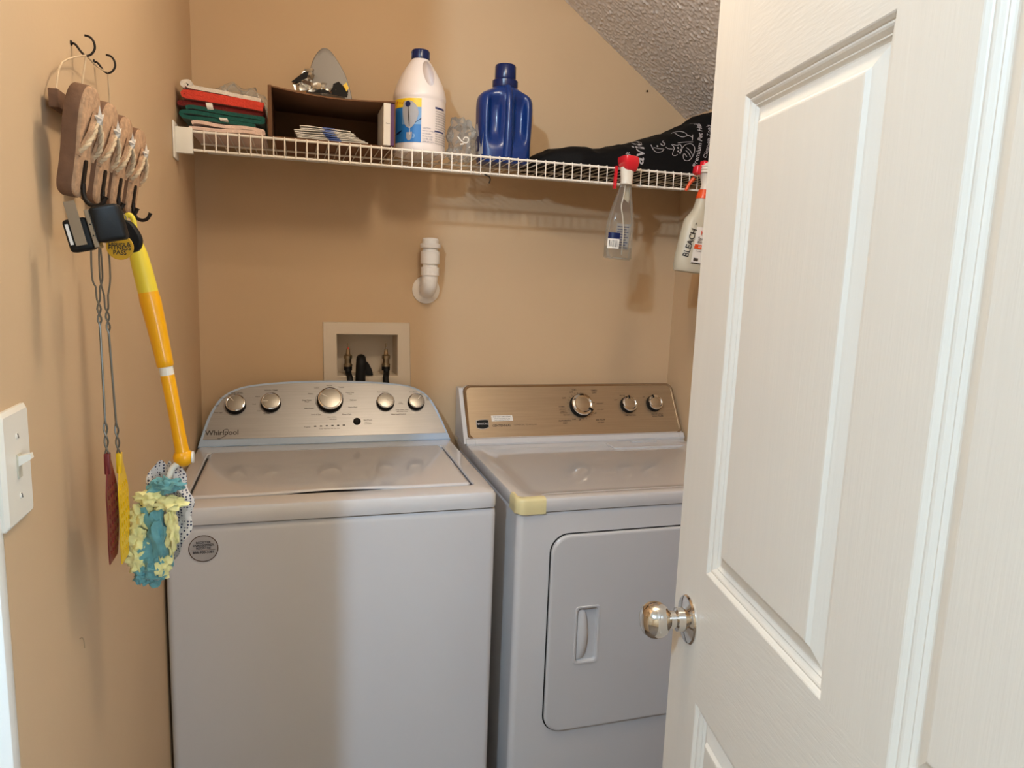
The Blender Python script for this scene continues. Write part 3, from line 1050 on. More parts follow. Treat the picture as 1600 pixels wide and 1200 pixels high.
for side in (0, 1):
    s = (lambda x: x) if side == 0 else (lambda x: RX - (x - WX))
    def bb(x0, x1, y0, y1, z0, z1, b, nm, par):
        a, c = sorted((s(x0), s(x1)))
        return box(nm, (a, y0, z0), (c, y1, z1), 'plast', par, b)
    br = bb(WX, .0035, -.362, -.300, 1.655, 1.7375, .003, 'end_bracket', shelf)
    bb(.0030, .0390, -.3440, -.3260, 1.6690, 1.7270, .002, 'bracket_sleeve', br)
    bb(.0030, .0180, -.330, -.310, 1.690, 1.715, .002, 'bracket_arm', br)
hk = tube('wire_clip', catmull([(.735, YR - .001, ZR - .0435), (.741, YR - .004, ZR - .0470), (.7475, YR - .005, ZR - .0500), (.7500, YR - .004, ZR - .0570), (.7475, YR - .003, ZR - .0660)], 5), .0016, 'iron', None, 6)
tag(hk, 'small dark bent wire clip under the shelf lip below the blue jug', 'clip')

# ------------------------------------------------------------------ folded towels


def towel(name, label, m, path, th, y0, y1, seed=0, k=5, wav=.004):
    P = catmull([(x, 0, z) for x, z in path], k)
    n = len(P)
    V, F = [], []
    NY = 14
    for j in range(NY + 1):
        y = y0 + (y1 - y0) * j / NY
        up_, dn = [], []
        for i, p in enumerate(P):
            t = P[min(i + 1, n - 1)] - P[max(i - 1, 0)]
            nn = Vector((-t.z, 0, t.x)).normalized()
            wob = wav * mnoise.noise(Vector((p.x * 18 + seed, y * 14, p.z * 30)))
            yy = y + .004 * mnoise.noise(Vector((p.x * 25, seed + p.z * 60, j))) * (1 if j in (0, NY) else 0)
            q = Vector((p.x, yy, max(p.z + wob, ZT + th * .5)))
            up_.append(q + nn * th * .5)
            dn.append(q - nn * th * .5)
        V += up_ + dn[::-1]
    L = 2 * n
    for j in range(NY):
        for i in range(L):
            q = (i + 1) % L
            F.append([j * L + i, j * L + q, (j + 1) * L + q, (j + 1) * L + i])
    for base in (0, NY * L):
        for i in range(n - 1):
            a, b = base + i, base + i + 1
            c, d = base + L - 2 - i, base + L - 1 - i
            F.append([a, b, c, d])
    o = obj(name, V, F, m, None, 60)
    tag(o, label, 'towel', 'folded towels on the shelf')
    return o


z0 = ZT
towel('folded_towel', 'white and pink towel at the bottom of the folded stack', 't_pink', [(.030, z0 + .006), (.10, z0 + .005), (.185, z0 + .0045), (.192, z0 + .009), (.185, z0 + .0125), (.11, z0 + .0145), (.050, z0 + .018), (.036, z0 + .016)], .0075, -.326, -.10, 1)
gt = towel('folded_towel', 'green towel folded in the stack under the red one', 't_green', [(.174, z0 + .027), (.10, z0 + .029), (.030, z0 + .029), (.014, z0 + .033), (.022, z0 + .042), (.10, z0 + .039), (.184, z0 + .034), (.191, z0 + .038), (.185, z0 + .043), (.11, z0 + .048), (.040, z0 + .054), (.022, z0 + .051)], .0082, -.312, -.095, 2)
towel('folded_towel', 'dark red towel peeking out at the left behind the green one', 't_dred', [(.192, z0 + .0495), (.12, z0 + .0545), (.036, z0 + .0605), (.012, z0 + .0605), (.006, z0 + .063), (.020, z0 + .067), (.10, z0 + .0620), (.194, z0 + .0560)], .006, -.300, -.095, 3, wav=.001)
rt = towel('folded_towel', 'bright red towel near the top of the folded stack', 't_red', [(.192, z0 + .0655), (.11, z0 + .0725), (.030, z0 + .0775), (.018, z0 + .082), (.028, z0 + .0865), (.11, z0 + .082), (.194, z0 + .0745)], .0105, -.308, -.095, 4, wav=.001)
towel('folded_towel', 'white terry towel on top of the folded stack', 't_white', [(.188, z0 + .0850), (.115, z0 + .0925), (.050, z0 + .0985), (.030, z0 + .1010), (.026, z0 + .1050), (.034, z0 + .1060), (.030, z0 + .1110), (.018, z0 + .1090), (.016, z0 + .1030), (.022, z0 + .0990)], .0085, -.306, -.095, 5, wav=.001)
# care labels sewn on two towels
for par, x0, x1, zb_, zt_, y in ((rt, .066, .080, z0 + .048, z0 + .066, -.316), (gt, .094, .112, z0 + .026, z0 + .035, -.319)):
    v, f = g_grid(4, 6, lambda u, t: Vector((x0 + (x1 - x0) * u + .004 * t, y + .006 * (t - .4) ** 2 * 4, zb_ + (zt_ - zb_) * (1 - t))))
    v2 = [p + Vector((0, .0008, 0)) for p in v]
    obj('care_label', v + v2, f + [[i + len(v) for i in q][::-1] for q in f], 'paper', par)

# clear plastic bag behind the towels


def crumple(name, label, c, rad, seed, m='cling', amp=.5, sc=2.6, flat=None, nu=34, nv=22):
    v, f = g_blob(c, rad, amp, sc, seed, nu, nv, flat)
    v = [p + Vector((mnoise.noise(p * 70), mnoise.noise(p * 70 + Vector((9, 0, 0))), mnoise.noise(p * 70 + Vector((0, 9, 0))))) * .006 for p in v]
    if flat is not None:
        v = [Vector((p.x, p.y, max(p.z, flat))) for p in v]
    o = obj(name, v, f, m, None, 25)
    tag(o, label, 'plastic bag')
    return o


crumple('plastic_bag', 'clear crumpled plastic bag lying behind the folded towels', (.118, -.045, z0 + .096), (.078, .024, .072), 3, flat=z0 + .001)

# ------------------------------------------------------------------ open cardboard box with packets
bx = thing('cardboard_box', (.36, -.18, ZT), 'open brown cardboard box lying on its side on the shelf', 'box')
bx0, bx1, by0, by1, bz1, ct = .208, .506, -.318, -.050, 1.838, .0035
box('bottom_panel', (bx0, by0, ZT), (bx1, by1, ZT + ct), 'card', bx)
box('back_panel', (bx0, by1 - ct, ZT + ct), (bx1, by1, bz1), 'card', bx)
v, f = g_loft([[Vector(p) for p in ((bx0, by0, ZT + ct), (bx0, by1 - ct, ZT + ct), (bx0, by1 - ct, bz1), (bx0, by0, bz1 + .004))], [Vector(p) for p in ((bx0 + ct, by0, ZT + ct), (bx0 + ct, by1 - ct, ZT + ct), (bx0 + ct, by1 - ct, bz1), (bx0 + ct, by0, bz1 + .004))]])
obj('side_panel', v, f, 'card', bx)
v, f = g_loft([[Vector(p) for p in ((bx1 - ct, by0, ZT + ct), (bx1 - ct, by1 - ct, ZT + ct), (bx1 - ct, by1 - ct, bz1 - .002), (bx1 - ct, by0, bz1 - .008))], [Vector(p) for p in ((bx1, by0, ZT + ct), (bx1, by1 - ct, ZT + ct), (bx1, by1 - ct, bz1 - .002), (bx1, by0, bz1 - .008))]])
obj('side_panel', v, f, 'card', bx)


def toppan(u, t):
    x = bx0 + (bx1 - bx0) * u
    y = by0 + (by1 - by0) * t
    return Vector((x, y, bz1 + .006 - .006 * u - .010 * math.sin(PI * u) * (1 - t) - .002 * t))


g1 = g_grid(14, 6, toppan)
nv_ = len(g1[0])
v = g1[0] + [p + Vector((0, 0, -ct)) for p in g1[0]]
f = g1[1] + [[i + nv_ for i in q][::-1] for q in g1[1]]
for i in range(14):
    f.append([i, i + 1, nv_ + i + 1, nv_ + i])
obj('top_panel', v, f, 'card', bx)
v, f = g_loft([[Vector(p) for p in ((bx0 - .005, by0 - .012, ZT + .001), (bx0 + .001, by0, ZT + .001), (bx0 + .001, by0, bz1 + .006), (bx0 - .004, by0 - .012, bz1 + .003))], [Vector(p) for p in ((bx0 - .003, by0 - .015, ZT + .001), (bx0 + .004, by0 - .002, ZT + .001), (bx0 + .004, by0 - .002, bz1 + .006), (bx0 - .001, by0 - .014, bz1 + .003))]])
obj('flap', v, f, 'card', bx)
for i in range(8):
    zz = ZT + ct + .0005 + i * .0046
    x0_, x1_ = .272 - .002 * i + (.018 if i > 5 else 0), .446 - i * .0065 + random.uniform(-.004, .004)
    yy0 = -.298 + random.uniform(0, .006)

    def pk(u, t, q=0):
        x = x0_ + (x1_ - x0_) * u
        sag = -.009 * max(0, u - .55) ** 1.0 * (i / 7) + .003 * math.sin(u * 7 + i)*.3
        return Vector((x, yy0 + .16 * t, max(ZT + ct + .0004 + i * .0019, zz + sag)))
    g1 = g_grid(14, 3, pk)
    n1 = len(g1[0])
    v = [p + Vector((0, 0, .0017)) for p in g1[0]] + g1[0]
    f = g1[1] + [[a + n1 for a in q][::-1] for q in g1[1]]
    for a in range(14):
        f.append([a, a + 1, n1 + a + 1, n1 + a])
    for j in range(3):
        a, b = j * 15 + 14, (j + 1) * 15 + 14
        f.append([a, b, n1 + b, n1 + a])
    p_ = obj('paper_packet', v, f, 'paper', None, 40)
    tag(p_, ('bottommost', 'seventh from top', 'sixth from top', 'fifth from top', 'fourth from top', 'third from top', 'second from top', 'topmost')[i] + ' white packet of the stack inside the cardboard box', 'packet', 'packets inside the cardboard box')
    us = .44
    xs_ = x0_ + (x1_ - x0_) * us
    zc = pk(us, 0).z
    v, f = g_box((xs_, yy0 - .0006, zc + .0001), (xs_ + .030, yy0 + .05, zc + .0021))
    obj('blue_stripe', v, f, 'bluestripe', p_)
ca = thing('thin_carton', (.488, -.25, ZT + ct), 'thin white carton with purple side standing at the box end', 'carton')
zc0 = ZT + ct + .0005
box('carton_face', (.4755, -.326, zc0), (.4925, -.19, 1.829), 'paper', ca, .0006, 1)
box('carton_side', (.4927, -.326, zc0), (.5020, -.19, 1.829), 'purple', ca, .0006, 1)
text('carton_print', 'fresh', .0050, 'ink', ca, frame((.4860, -.3264, 1.781), (1, 0, 0), (0, 0, 1)))

# grey foil pouch standing on the box
fp_ = thing('foil_pouch', (.335, -.11, bz1 + .004), 'grey pointed foil pouch with torn shiny edge standing on the cardboard box', 'pouch')
po = [(.286, 1.842), (.292, 1.872), (.297, 1.905), (.304, 1.940), (.313, 1.968), (.327, 1.990), (.341, 1.999), (.357, 1.993), (.377, 1.968), (.396, 1.935), (.408, 1.900), (.414, 1.870), (.416, 1.842)]
po = [(p.x, p.z) for p in catmull([(x, 0, z) for x, z in po], 4)]
cxp, czp = .347, 1.90


def pl(s, y):
    return [Vector((cxp + (x - cxp) * s, y + .10 * (z - 1.842) * .5, 1.842 + (z - 1.842) * (s if z > 1.85 else 1))) for x, z in po]


v, f = g_loft([pl(.90, -.1290), pl(.975, -.1280), pl(1, -.124), pl(1, -.112), pl(.92, -.100)])
obj('pouch_body', v, f, 'foil_grey', fp_, 50)


def foil_fn(ax, bx_, az, bz, y, s):
    def fn(u, t):
        p = Vector((ax + (bx_ - ax) * u, y, az + (bz - az) * t))
        return p + Vector((mnoise.noise(p * 60 + Vector((s, 0, 0))) * .010, mnoise.noise(p * 80 + Vector((0, s, 0))) * .012, mnoise.noise(p * 60 + Vector((0, 0, s))) * .008))
    return fn


def sheet(name, g, th, m, parent):
    n1 = len(g[0])
    v = list(g[0]) + [p + Vector((0, th, 0)) for p in g[0]]
    f = g[1] + [[a + n1 for a in q][::-1] for q in g[1]]
    return obj(name, v, f, m, parent, 20)


sheet('foil_edge', g_grid(10, 4, foil_fn(.262, .345, 1.878, 1.902, -.150, 1)), .001, 'foil', fp_)
sheet('foil_edge', g_grid(6, 6, foil_fn(.288, .316, 1.900, 1.935, -.142, 5)), .001, 'foil', fp_)
sheet('foil_edge', g_grid(9, 3, foil_fn(.340, .400, 1.876, 1.890, -.152, 9)), .001, 'foil', fp_)
for pts in ([(.256, 1.894), (.288, 1.922), (.300, 1.924), (.296, 1.908), (.270, 1.894)], [(.358, 1.874), (.362, 1.900), (.376, 1.908), (.390, 1.896), (.400, 1.878), (.398, 1.870)], [(.312, 1.874), (.326, 1.884), (.350, 1.882), (.356, 1.874)]):
    v, f = g_prism(pts, 0, .002, frame((0, -.156, 0), (1, 0, 0), (0, 0, 1)))
    obj('dark_opening', v, f, 'gap', fp_)  # flat dark patches for the torn opening
v, f = g_prism([(.386, 1.898), (.396, 1.908), (.402, 1.894), (.396, 1.884)], 0, .001, frame((0, -.157, 0), (1, 0, 0), (0, 0, 1)))
obj('foil_sliver', v, f, 'l_yel', fp_)

# ------------------------------------------------------------------ white bleach jug
JX, JY, JR = .5845, -.205, .0695
jug = thing('bleach_jug', (JX, JY, ZT), 'white bleach jug with navy cap and blue and yellow label', 'jug')
JT = T(JX, JY, ZT)
jprof = [(0, 0), (.060, 0), (.0675, .003), (.0695, .010), (.0695, .022), (.0685, .026), (.0685, .140), (.0695, .143), (.0700, .148), (.0694, .153), (.0685, .159), (.0650, .172), (.0590, .188), (.0500, .206), (.0400, .223), (.0305, .237), (.0245, .245), (.0215, .250), (.0215, .262), (0, .262)]
jb = lathe('jug_body', jprof, 'jug', jug, JT, 48, 35)
# recess behind the carrying handle
cut = g_blob((0, 0, 0), (.0130, .048, .0400), 0, 1, 0, 28, 20)
cut = xf(cut, JT @ Matrix.Translation((.0160, -.040, .204)) @ Matrix.Rotation(math.radians(-18), 4, 'Z') @ Matrix.Rotation(math.radians(-14), 4, 'Y') @ Matrix.Rotation(math.radians(-24), 4, 'X'))
boolean_cut(jb, [cut])
lathe('cap', [(0, .2480), (.0235, .2480), (.0240, .252), (.0240, .268), (.0225, .2715), (0, .2720)], 'navy', jug, JT, 32)
for i in range(20):
    a = 2 * PI * i / 20
    v, f = g_box((.0236, -.0007, .2505), (.0246, .0007, .2680), 0, 1, JT @ Matrix.Rotation(a, 4, 'Z'))
    obj('cap_ridge', v, f, 'navy', jug)


def jwrap(r):
    """map local (arc length u, height z) to the jug surface, u=0 facing -y"""
    def fn(p):
        a = -PI / 2 + p.x / JR
        return Vector((JX + r * math.cos(a), JY + r * math.sin(a), ZT + p.y))
    return fn


def jpatch(name, u0, u1, z0_, z1_, m, par, r, nx=8):
    g = g_grid(nx, 1, lambda u, t: Vector((u0 + (u1 - u0) * u, z0_ + (z1_ - z0_) * t, 0)))
    v, f = wrap(g, jwrap(r))
    return obj(name, v, f, m, par, 60)


def jpoly(name, poly, m, par, r):
    cx = sum(p[0] for p in poly) / len(poly); cy = sum(p[1] for p in poly) / len(poly)
    v = [Vector((cx, cy, 0))] + [Vector((x, y, 0)) for x, y in poly]
    f = [[0, i + 1, (i + 1) % len(poly) + 1] for i in range(len(poly))]
    v, f = wrap((v, f), jwrap(r))
    return obj(name, v, f, m, par)


lab = jpatch('label', -.100, .096, .0262, .1385, 'jug', jug, .0689, 30)
lb_ = jpatch('label_panel', -.098, -.0065, .0275, .1370, 'l_blue', lab, .0692, 16)
jpatch('label_sky', -.060, -.0065, .072, .118, 'l_sky', lab, .0694, 12)
jpatch('label_header', -.098, -.0065, .1150, .1370, 'l_yel', lab, .0695, 16)
jpoly('label_flash', [(-.085, .117), (-.058, .124), (-.050, .134), (-.080, .132)], 'l_red', lab, .0697)
bj = [(-.052, .128), (-.040, .131), (-.028, .127), (-.018, .116), (-.014, .100), (-.018, .084), (-.026, .070), (-.036, .062), (-.048, .068), (-.054, .084), (-.057, .102), (-.056, .118)]
jpoly('label_jug_picture', [(p.x, p.y) for p in catmull([(x, y, 0) for x, y in bj], 3, True)], 'l_grey', lab, .0706)
jpoly('label_jug_cap', [(-.042 + .0075 * math.cos(a * PI / 6), .122 + .0075 * math.sin(a * PI / 6)) for a in range(12)], 'navy', lab, .0709)
jpoly('label_stream', [(-.0415, .118), (-.040, .118), (-.038, .092), (-.036, .062), (-.0375, .062), (-.041, .090)], 'ink_soft', lab, .0709)
jpoly('label_pour', [(-.0375, .066), (-.036, .066), (-.035, .046), (-.037, .046)], 'paper', lab, .0709)
jpoly('label_cup', [(-.046, .052), (-.030, .053), (-.031, .038), (-.036, .032), (-.042, .032), (-.046, .038)], 'l_grey', lab, .0698)
jpoly('label_cup_handle', [(-.029, .049), (-.024, .048), (-.022, .042), (-.026, .037), (-.030, .038), (-.026, .042), (-.026, .045)], 'l_sky', lab, .0699)
jpoly('label_wave', [(-.098, .042), (-.070, .050), (-.060, .056), (-.060, .058), (-.075, .054), (-.098, .046)], 'navy', lab, .0700)
jpoly('label_wave', [(-.028, .070), (-.0065, .086), (-.0065, .089), (-.030, .074)], 'navy', lab, .0697)


def jtext(s, size, u, z, m, align='LEFT'):
    g = g_text(s, size, align)
    v, f = wrap(([Vector((p.x + u, p.y + z, 0)) for p in g[0]], g[1]), jwrap(.0694))
    obj('label_text', v, f, m, lab)


for i, s in enumerate(('CAUTION', 'KEEP OUT OF REACH', 'OF CHILDREN', 'EPA Reg. No. 5813', '121 FL OZ', '(3.78 QT) 3.57 L')):
    jtext(s, (.0050, .0038, .0038, .0038, .0062, .0050)[i], -.0035, .0640 - i * .0068, 'l_ink')
jpatch('label_bar', .032, .068, .116, .121, 'l_ink', lab, .0693)
jpatch('label_bar', .031, .068, .058, .062, 'l_ink', lab, .0693)
for i in range(8):
    jtext('USE DIRECTIONS FOR LAUNDRY', .0042, .033, .110 - i * .0062, 'ink_soft')
for i in range(5):
    jtext('FIRST AID IF IN EYES RINSE', .0042, .033, .053 - i * .0060, 'ink_soft')

# crumpled clear bag with a white twist tie beside the jug
cb = crumple('plastic_bag', 'clear crumpled plastic bag with white curl between the two jugs', (.697, -.215, z0 + .046), (.038, .060, .058), 8, flat=z0 + .001)
tube('twist_tie', catmull([(.676, -.268, z0 + .052), (.682, -.274, z0 + .044), (.688, -.276, z0 + .038), (.698, -.276, z0 + .036), (.7045, -.274, z0 + .043), (.702, -.273, z0 + .050), (.694, -.274, z0 + .050), (.690, -.275, z0 + .043)], 5), .0016, 'paper', cb, 6)
tube('twist_tie', [(.682, -.276, z0 + .031), (.691, -.277, z0 + .033)], .0018, 'paper', cb, 6)

# ------------------------------------------------------------------ blue detergent jug
BXc, BYc = .8235, -.190
bj_ = thing('detergent_jug', (BXc, BYc, ZT), 'blue plastic detergent jug with stepped navy cap', 'jug')
secs = ((0, .066, .042, 3), (.002, .071, .046, 3.4), (.012, .0735, .049, 3.4), (.060, .0745, .050, 3.4), (.110, .0765, .051, 3.4), (.150, .0775, .051, 3.2), (.168, .0770, .050, 3), (.180, .0735, .048, 2.8), (.189, .0640, .044, 2.5), (.196, .0500, .039, 2.3), (.202, .0385, .034, 2.1), (.207, .0330, .0315, 2), (.214, .0310, .0305, 2), (.218, .001, .001, 2))
fine = []
for (q0, q1) in zip(secs, secs[1:]):
    k = max(1, int((q1[0] - q0[0]) / .005))
    for i in range(k):
        t = i / k
        fine.append([q0[c] + (q1[c] - q0[c]) * t for c in range(4)])
fine.append(list(secs[-1]))
loops = []
for z, a, b, e in fine:
    lp_ = []
    for i in range(112):
        t = 2 * PI * i / 112
        c, s_ = math.cos(t), math.sin(t)
        x = a * abs(c) ** (2 / e) * (1 if c > 0 else -1)
        y = b * abs(s_) ** (2 / e) * (1 if s_ > 0 else -1)
        if y < 0:
            lx = math.exp(-((abs(x) - .034) / .0185) ** 4)
            lz = math.exp(-((z - .118 - .10 * max(0, abs(x) - .034)) / .060) ** 4)
            y += .026 * lx * lz
        lp_.append(Vector((BXc + x, BYc + y, ZT + z)))
    loops.append(lp_)
v, f = g_loft(loops)
bb_ = obj('jug_body', v, f, 'blue', bj_, 60)
hp = catmull([(BXc, BYc - .030, ZT + .202), (BXc, BYc - .044, ZT + .180), (BXc, BYc - .050, ZT + .140), (BXc, BYc - .051, ZT + .095), (BXc, BYc - .047, ZT + .045), (BXc, BYc - .042, ZT + .018)], 6)
tube('handle', hp, [.0100 + (.012 * max(0, i / len(hp) - .50) ** 1.0) for i in range(len(hp))], 'blue', bj_, 16)
BT = T(BXc, BYc, ZT)
cp_ = lathe('cap_collar', [(0, .205), (.0345, .205), (.0355, .210), (.0355, .224), (.0300, .228), (0, .228)], 'navy', bj_, BT, 36)
lathe('cap', [(0, .226), (.0285, .226), (.0295, .230), (.0290, .262), (.0270, .2660), (.0240, .2640), (0, .2640)], 'navy', bj_, BT, 36)
box('cap_tab', (BXc - .004, BYc + .010, ZT + .262), (BXc + .010, BYc + .024, ZT + .268), 'navy', cp_, .001)
for s_ in (-1, 1):
    g = g_grid(5, 6, lambda u, t: Vector((BXc + s_ * (.0772 - .010 * u ** 3), BYc - .030 + .0 - .0 + (1 - u) * .055 - .006, ZT + .020 + .085 * t)))
    lbx = obj('side_label', *g, 'l_grey', bj_, 60)
    obj('label_print', *g_grid(3, 3, lambda u, t: Vector((BXc + s_ * (.0776 - .004 * u ** 3), BYc - .020 + (1 - u) * .030, ZT + .030 + .040 * t))), 'l_ink', lbx, 60)

# ------------------------------------------------------------------ black cloth bag
prof_b = [(.906, .004), (.910, .020), (.918, .036), (.952, .054), (1.0, .062), (1.0506, .066), (1.0752, .060), (1.12, .072), (1.1618, .086), (1.2028, .095), (1.2646, .117), (1.3172, .130), (1.3906, .165), (1.443, .198), (1.4895, .216)]


def bag_h(x):
    for (a, ha), (b, hb) in zip(prof_b, prof_b[1:]):
        if a <= x <= b:
            t = (x - a) / (b - a)
            t = t * t * (3 - 2 * t) * .5 + t * .5
            return ha + (hb - ha) * t
    return prof_b[-1][1] if x > 1 else prof_b[0][1]


def bag_y(x, z):
    """front surface of the bag at height z"""
    h = bag_h(x)
    t = max(0, min(1, (z - ZT) / h))
    yb = -.300 + .05 * max(0, (1.02 - x) / .12)
    ang = math.acos(max(-1, min(1, t ** 2.2)))
    w = (math.sin(ang)) ** .8
    yc = -.150
    return yc + (yb - yc) * w


bag_v, bag_f = [], []
NX, NT = 120, 40
for i in range(NX + 1):
    x = .906 + (1.4893 - .906) * i / NX
    h = bag_h(x)
    for j in range(NT + 1):
        a = PI * j / NT
        t = max(0, math.sin(a)) ** (1 / 1.6)
        z = ZT + .0005 + h * t
        yf = bag_y(x, z)
        y = yf if j <= NT / 2 else -.150 + (-.150 - yf) * .80
        wr = mnoise.noise(Vector((x * 20, y * 22, z * 26))) * .006 + abs(mnoise.noise(Vector((x * 9 + z * 22, 3, y * 8)))) * -.006
        k = math.sin(a)
        bag_v.append(Vector((min(1.4893, x), y + wr * .5 * (1 if y > -.15 else -1) * (0.35 if x > 1.15 and y < -.15 else 1), z + wr * k * .9)))
for i in range(NX):
    for j in range(NT):
        a = i * (NT + 1) + j
        bag_f.append([a, a + 1, a + NT + 2, a + NT + 1])
    bag_f.append([i * (NT + 1), (i + 1) * (NT + 1), (i + 1) * (NT + 1) + NT, i * (NT + 1) + NT])
bag_f.append([j for j in range(NT + 1)])
bag_f.append([NX * (NT + 1) + j for j in range(NT + 1)])
bag = obj('cloth_bag', bag_v, bag_f, 'cloth', None, 60)
tag(bag, 'black cloth bag with grey pet print slumped at the shelf end', 'bag')
from mathutils.bvhtree import BVHTree
_bvh = BVHTree.FromPolygons([tuple(p) for p in bag_v], bag_f)


def on_bag(x, z):
    hit = _bvh.ray_cast(Vector((x, -.6, z)), Vector((0, 1, 0)))
    if hit[0] is None:
        return Vector((x, bag_y(x, z), z))
    return hit[0] + Vector((0, -.0013, 0))


def bag_text(s, size, x, z, ang, align='CENTER', bold=0):
    g = g_text(s, size, align, bold)
    mt = Matrix.Rotation(ang, 4, 'Z')
    pts = [mt @ p for p in g[0]]
    obj('print_text', [on_bag(p.x + x, p.y + z) for p in pts], g[1], 'print', bag)


def bag_line(pts, r=.0009, k=5, closed=False):
    P = catmull([(x, 0, z) for x, z in pts], k, closed)
    tube('print_line', [on_bag(p.x, p.z) for p in P], r, 'print', bag, 5, closed)


bag_text('avic', .050, 1.1930, 1.7790, math.radians(84), bold=.01)
bag_text('*', .034, 1.164, 1.765, math.radians(84))
bag_text('Premium Pet Hair', .0195, 1.3840, 1.8170, math.radians(78), bold=.008)
bag_text('Clean-up Tools', .0165, 1.4110, 1.8250, math.radians(78))
# line drawing of two pets
for pts in ([(1.232, 1.800), (1.236, 1.786), (1.247, 1.779), (1.262, 1.782), (1.270, 1.790)], [(1.238, 1.792), (1.252, 1.790), (1.268, 1.790)], [(1.262, 1.806), (1.268, 1.800), (1.276, 1.806), (1.270, 1.812), (1.276, 1.816)],
            [(1.276, 1.796), (1.284, 1.792), (1.296, 1.792)], [(1.296, 1.806), (1.302, 1.796), (1.298, 1.786), (1.296, 1.776), (1.304, 1.774), (1.312, 1.778)], [(1.300, 1.806), (1.312, 1.804), (1.322, 1.808), (1.326, 1.796), (1.322, 1.784)],
            [(1.326, 1.796), (1.338, 1.808), (1.356, 1.812), (1.366, 1.802), (1.364, 1.784), (1.352, 1.766), (1.336, 1.764), (1.330, 1.776), (1.334, 1.782), (1.342, 1.774)], [(1.340, 1.800), (1.352, 1.792), (1.360, 1.780)], [(1.338, 1.792), (1.348, 1.784), (1.354, 1.774)],
            [(1.316, 1.812), (1.340, 1.816), (1.362, 1.818)], [(1.326, 1.846), (1.328, 1.836), (1.338, 1.832), (1.350, 1.838), (1.348, 1.848), (1.338, 1.854), (1.328, 1.850)], [(1.350, 1.838), (1.362, 1.832), (1.360, 1.822), (1.366, 1.840)]):
    bag_line(pts)
for x, z in ((1.250, 1.797), (1.264, 1.803), (1.314, 1.797), (1.314, 1.787), (1.322, 1.792), (1.320, 1.783)):
    v = [on_bag(x, z)] + [on_bag(x + .0026 * math.cos(a * PI / 5), z + .0026 * math.sin(a * PI / 5)) for a in range(10)]
    obj('print_dot', v, [[0, i + 1, (i + 1) % 10 + 1] for i in range(10)], 'print', bag)

# ------------------------------------------------------------------ clear spray bottle hung on the shelf lip


def ell_loft(secs, n=32, mtx=None, e=2.4):
    loops = []
    for cx, z, a, b in secs:
        lp_ = []
        for i in range(n):
            t = 2 * PI * i / n
            c, s_ = math.cos(t), math.sin(t)
            lp_.append(Vector((cx + a * abs(c) ** (2 / e) * (1 if c > 0 else -1), b * abs(s_) ** (2 / e) * (1 if s_ > 0 else -1), z)))
        loops.append(lp_)
    g = g_loft(loops)
    return xf(g, mtx) if mtx is not None else g


SX, SY, SZ = 1.1050, -.378, 1.4735
SM = Matrix.Translation((SX, SY, SZ)) @ Matrix.Rotation(math.radians(3), 4, 'Y')
sb_ = thing('spray_bottle', (SX, SY, SZ), 'clear spray bottle with red nozzle hanging on the shelf lip', 'spray bottle')
v, f = ell_loft([(0, .004, .030, .017), (0, 0, .036, .020), (.001, .004, .0395, .023), (0, .030, .0395, .0235), (-.001, .070, .0385, .0235), (-.001, .100, .0370, .023), (0, .125, .0330, .022), (.001, .150, .0265, .020), (.002, .172, .0200, .017), (.003, .190, .0160, .0150), (.004, .206, .0140, .0140)], 36, SM)
obj('bottle_body', v, f, 'clear', sb_, 45)
v, f = ell_loft([(0, .003, .034, .018), (.0, .006, .0375, .021), (0, .030, .0378, .0218), (0, .033, .0375, .0215)], 30, SM)
obj('liquid', v, f, 'clear', sb_, 45)
v, f = ell_loft([(.004, .200, .0150, .015), (.004, .216, .0155, .0155), (.003, .222, .0165, .0155), (.003, .234, .0175, .017), (.004, .243, .0190, .020), (.004, .246, .0150, .018)], 28, SM)
obj('sprayer_collar', v, f, 'plast', sb_, 45)
v, f = ell_loft([(.008, .234, .0150, .016), (.007, .238, .0185, .020), (.005, .254, .0225, .029), (.003, .266, .0225, .030), (.002, .2700, .0215, .029), (.002, .2715, .019, .026)], 36, SM, 4.5)
obj('nozzle_head', v, f, 'redp', sb_, 45)
v, f = g_loft([[SM @ Vector((x, y, z)) for x, y in ((-.0165, .030), (-.0105, .030), (-.0105, .040), (-.0165, .040))] for z in (.250, .215, .190)])
obj('trigger', v, f, 'redp', sb_)
v, f = g_prism([(.004, .165), (.022, .153), (.0215, .205), (.007, .205)], 0, .0015, SM @ frame((0, .012, 0), (1, 0, 0), (0, 0, 1)))
obj('back_label_tab', v, f, 'milky', sb_)
tube('dip_tube', [SM @ Vector(p) for p in catmull([(.003, .002, .205), (.002, .003, .170), (-.004, -.002, .140), (.004, -.002, .110), (.012, .002, .070), (.013, .002, .012)], 6)], .0016, 'plast', sb_, 6)


def on_bottle(x, z, side=-1, lift=.0006):
    return SM @ Vector((x, side * (.0236 * max(0, 1 - (abs(x) / .0394) ** 2.4) ** (1 / 2.4) + lift), z))


def bpatch(name, x0, x1, z0_, z1_, m, par, side=-1, lift=.0006, n=8):
    v, f = g_grid(n, 2, lambda u, t: on_bottle(x0 + (x1 - x0) * u, z0_ + (z1_ - z0_) * t, side, lift))
    return obj(name, v, f, m, par, 60)


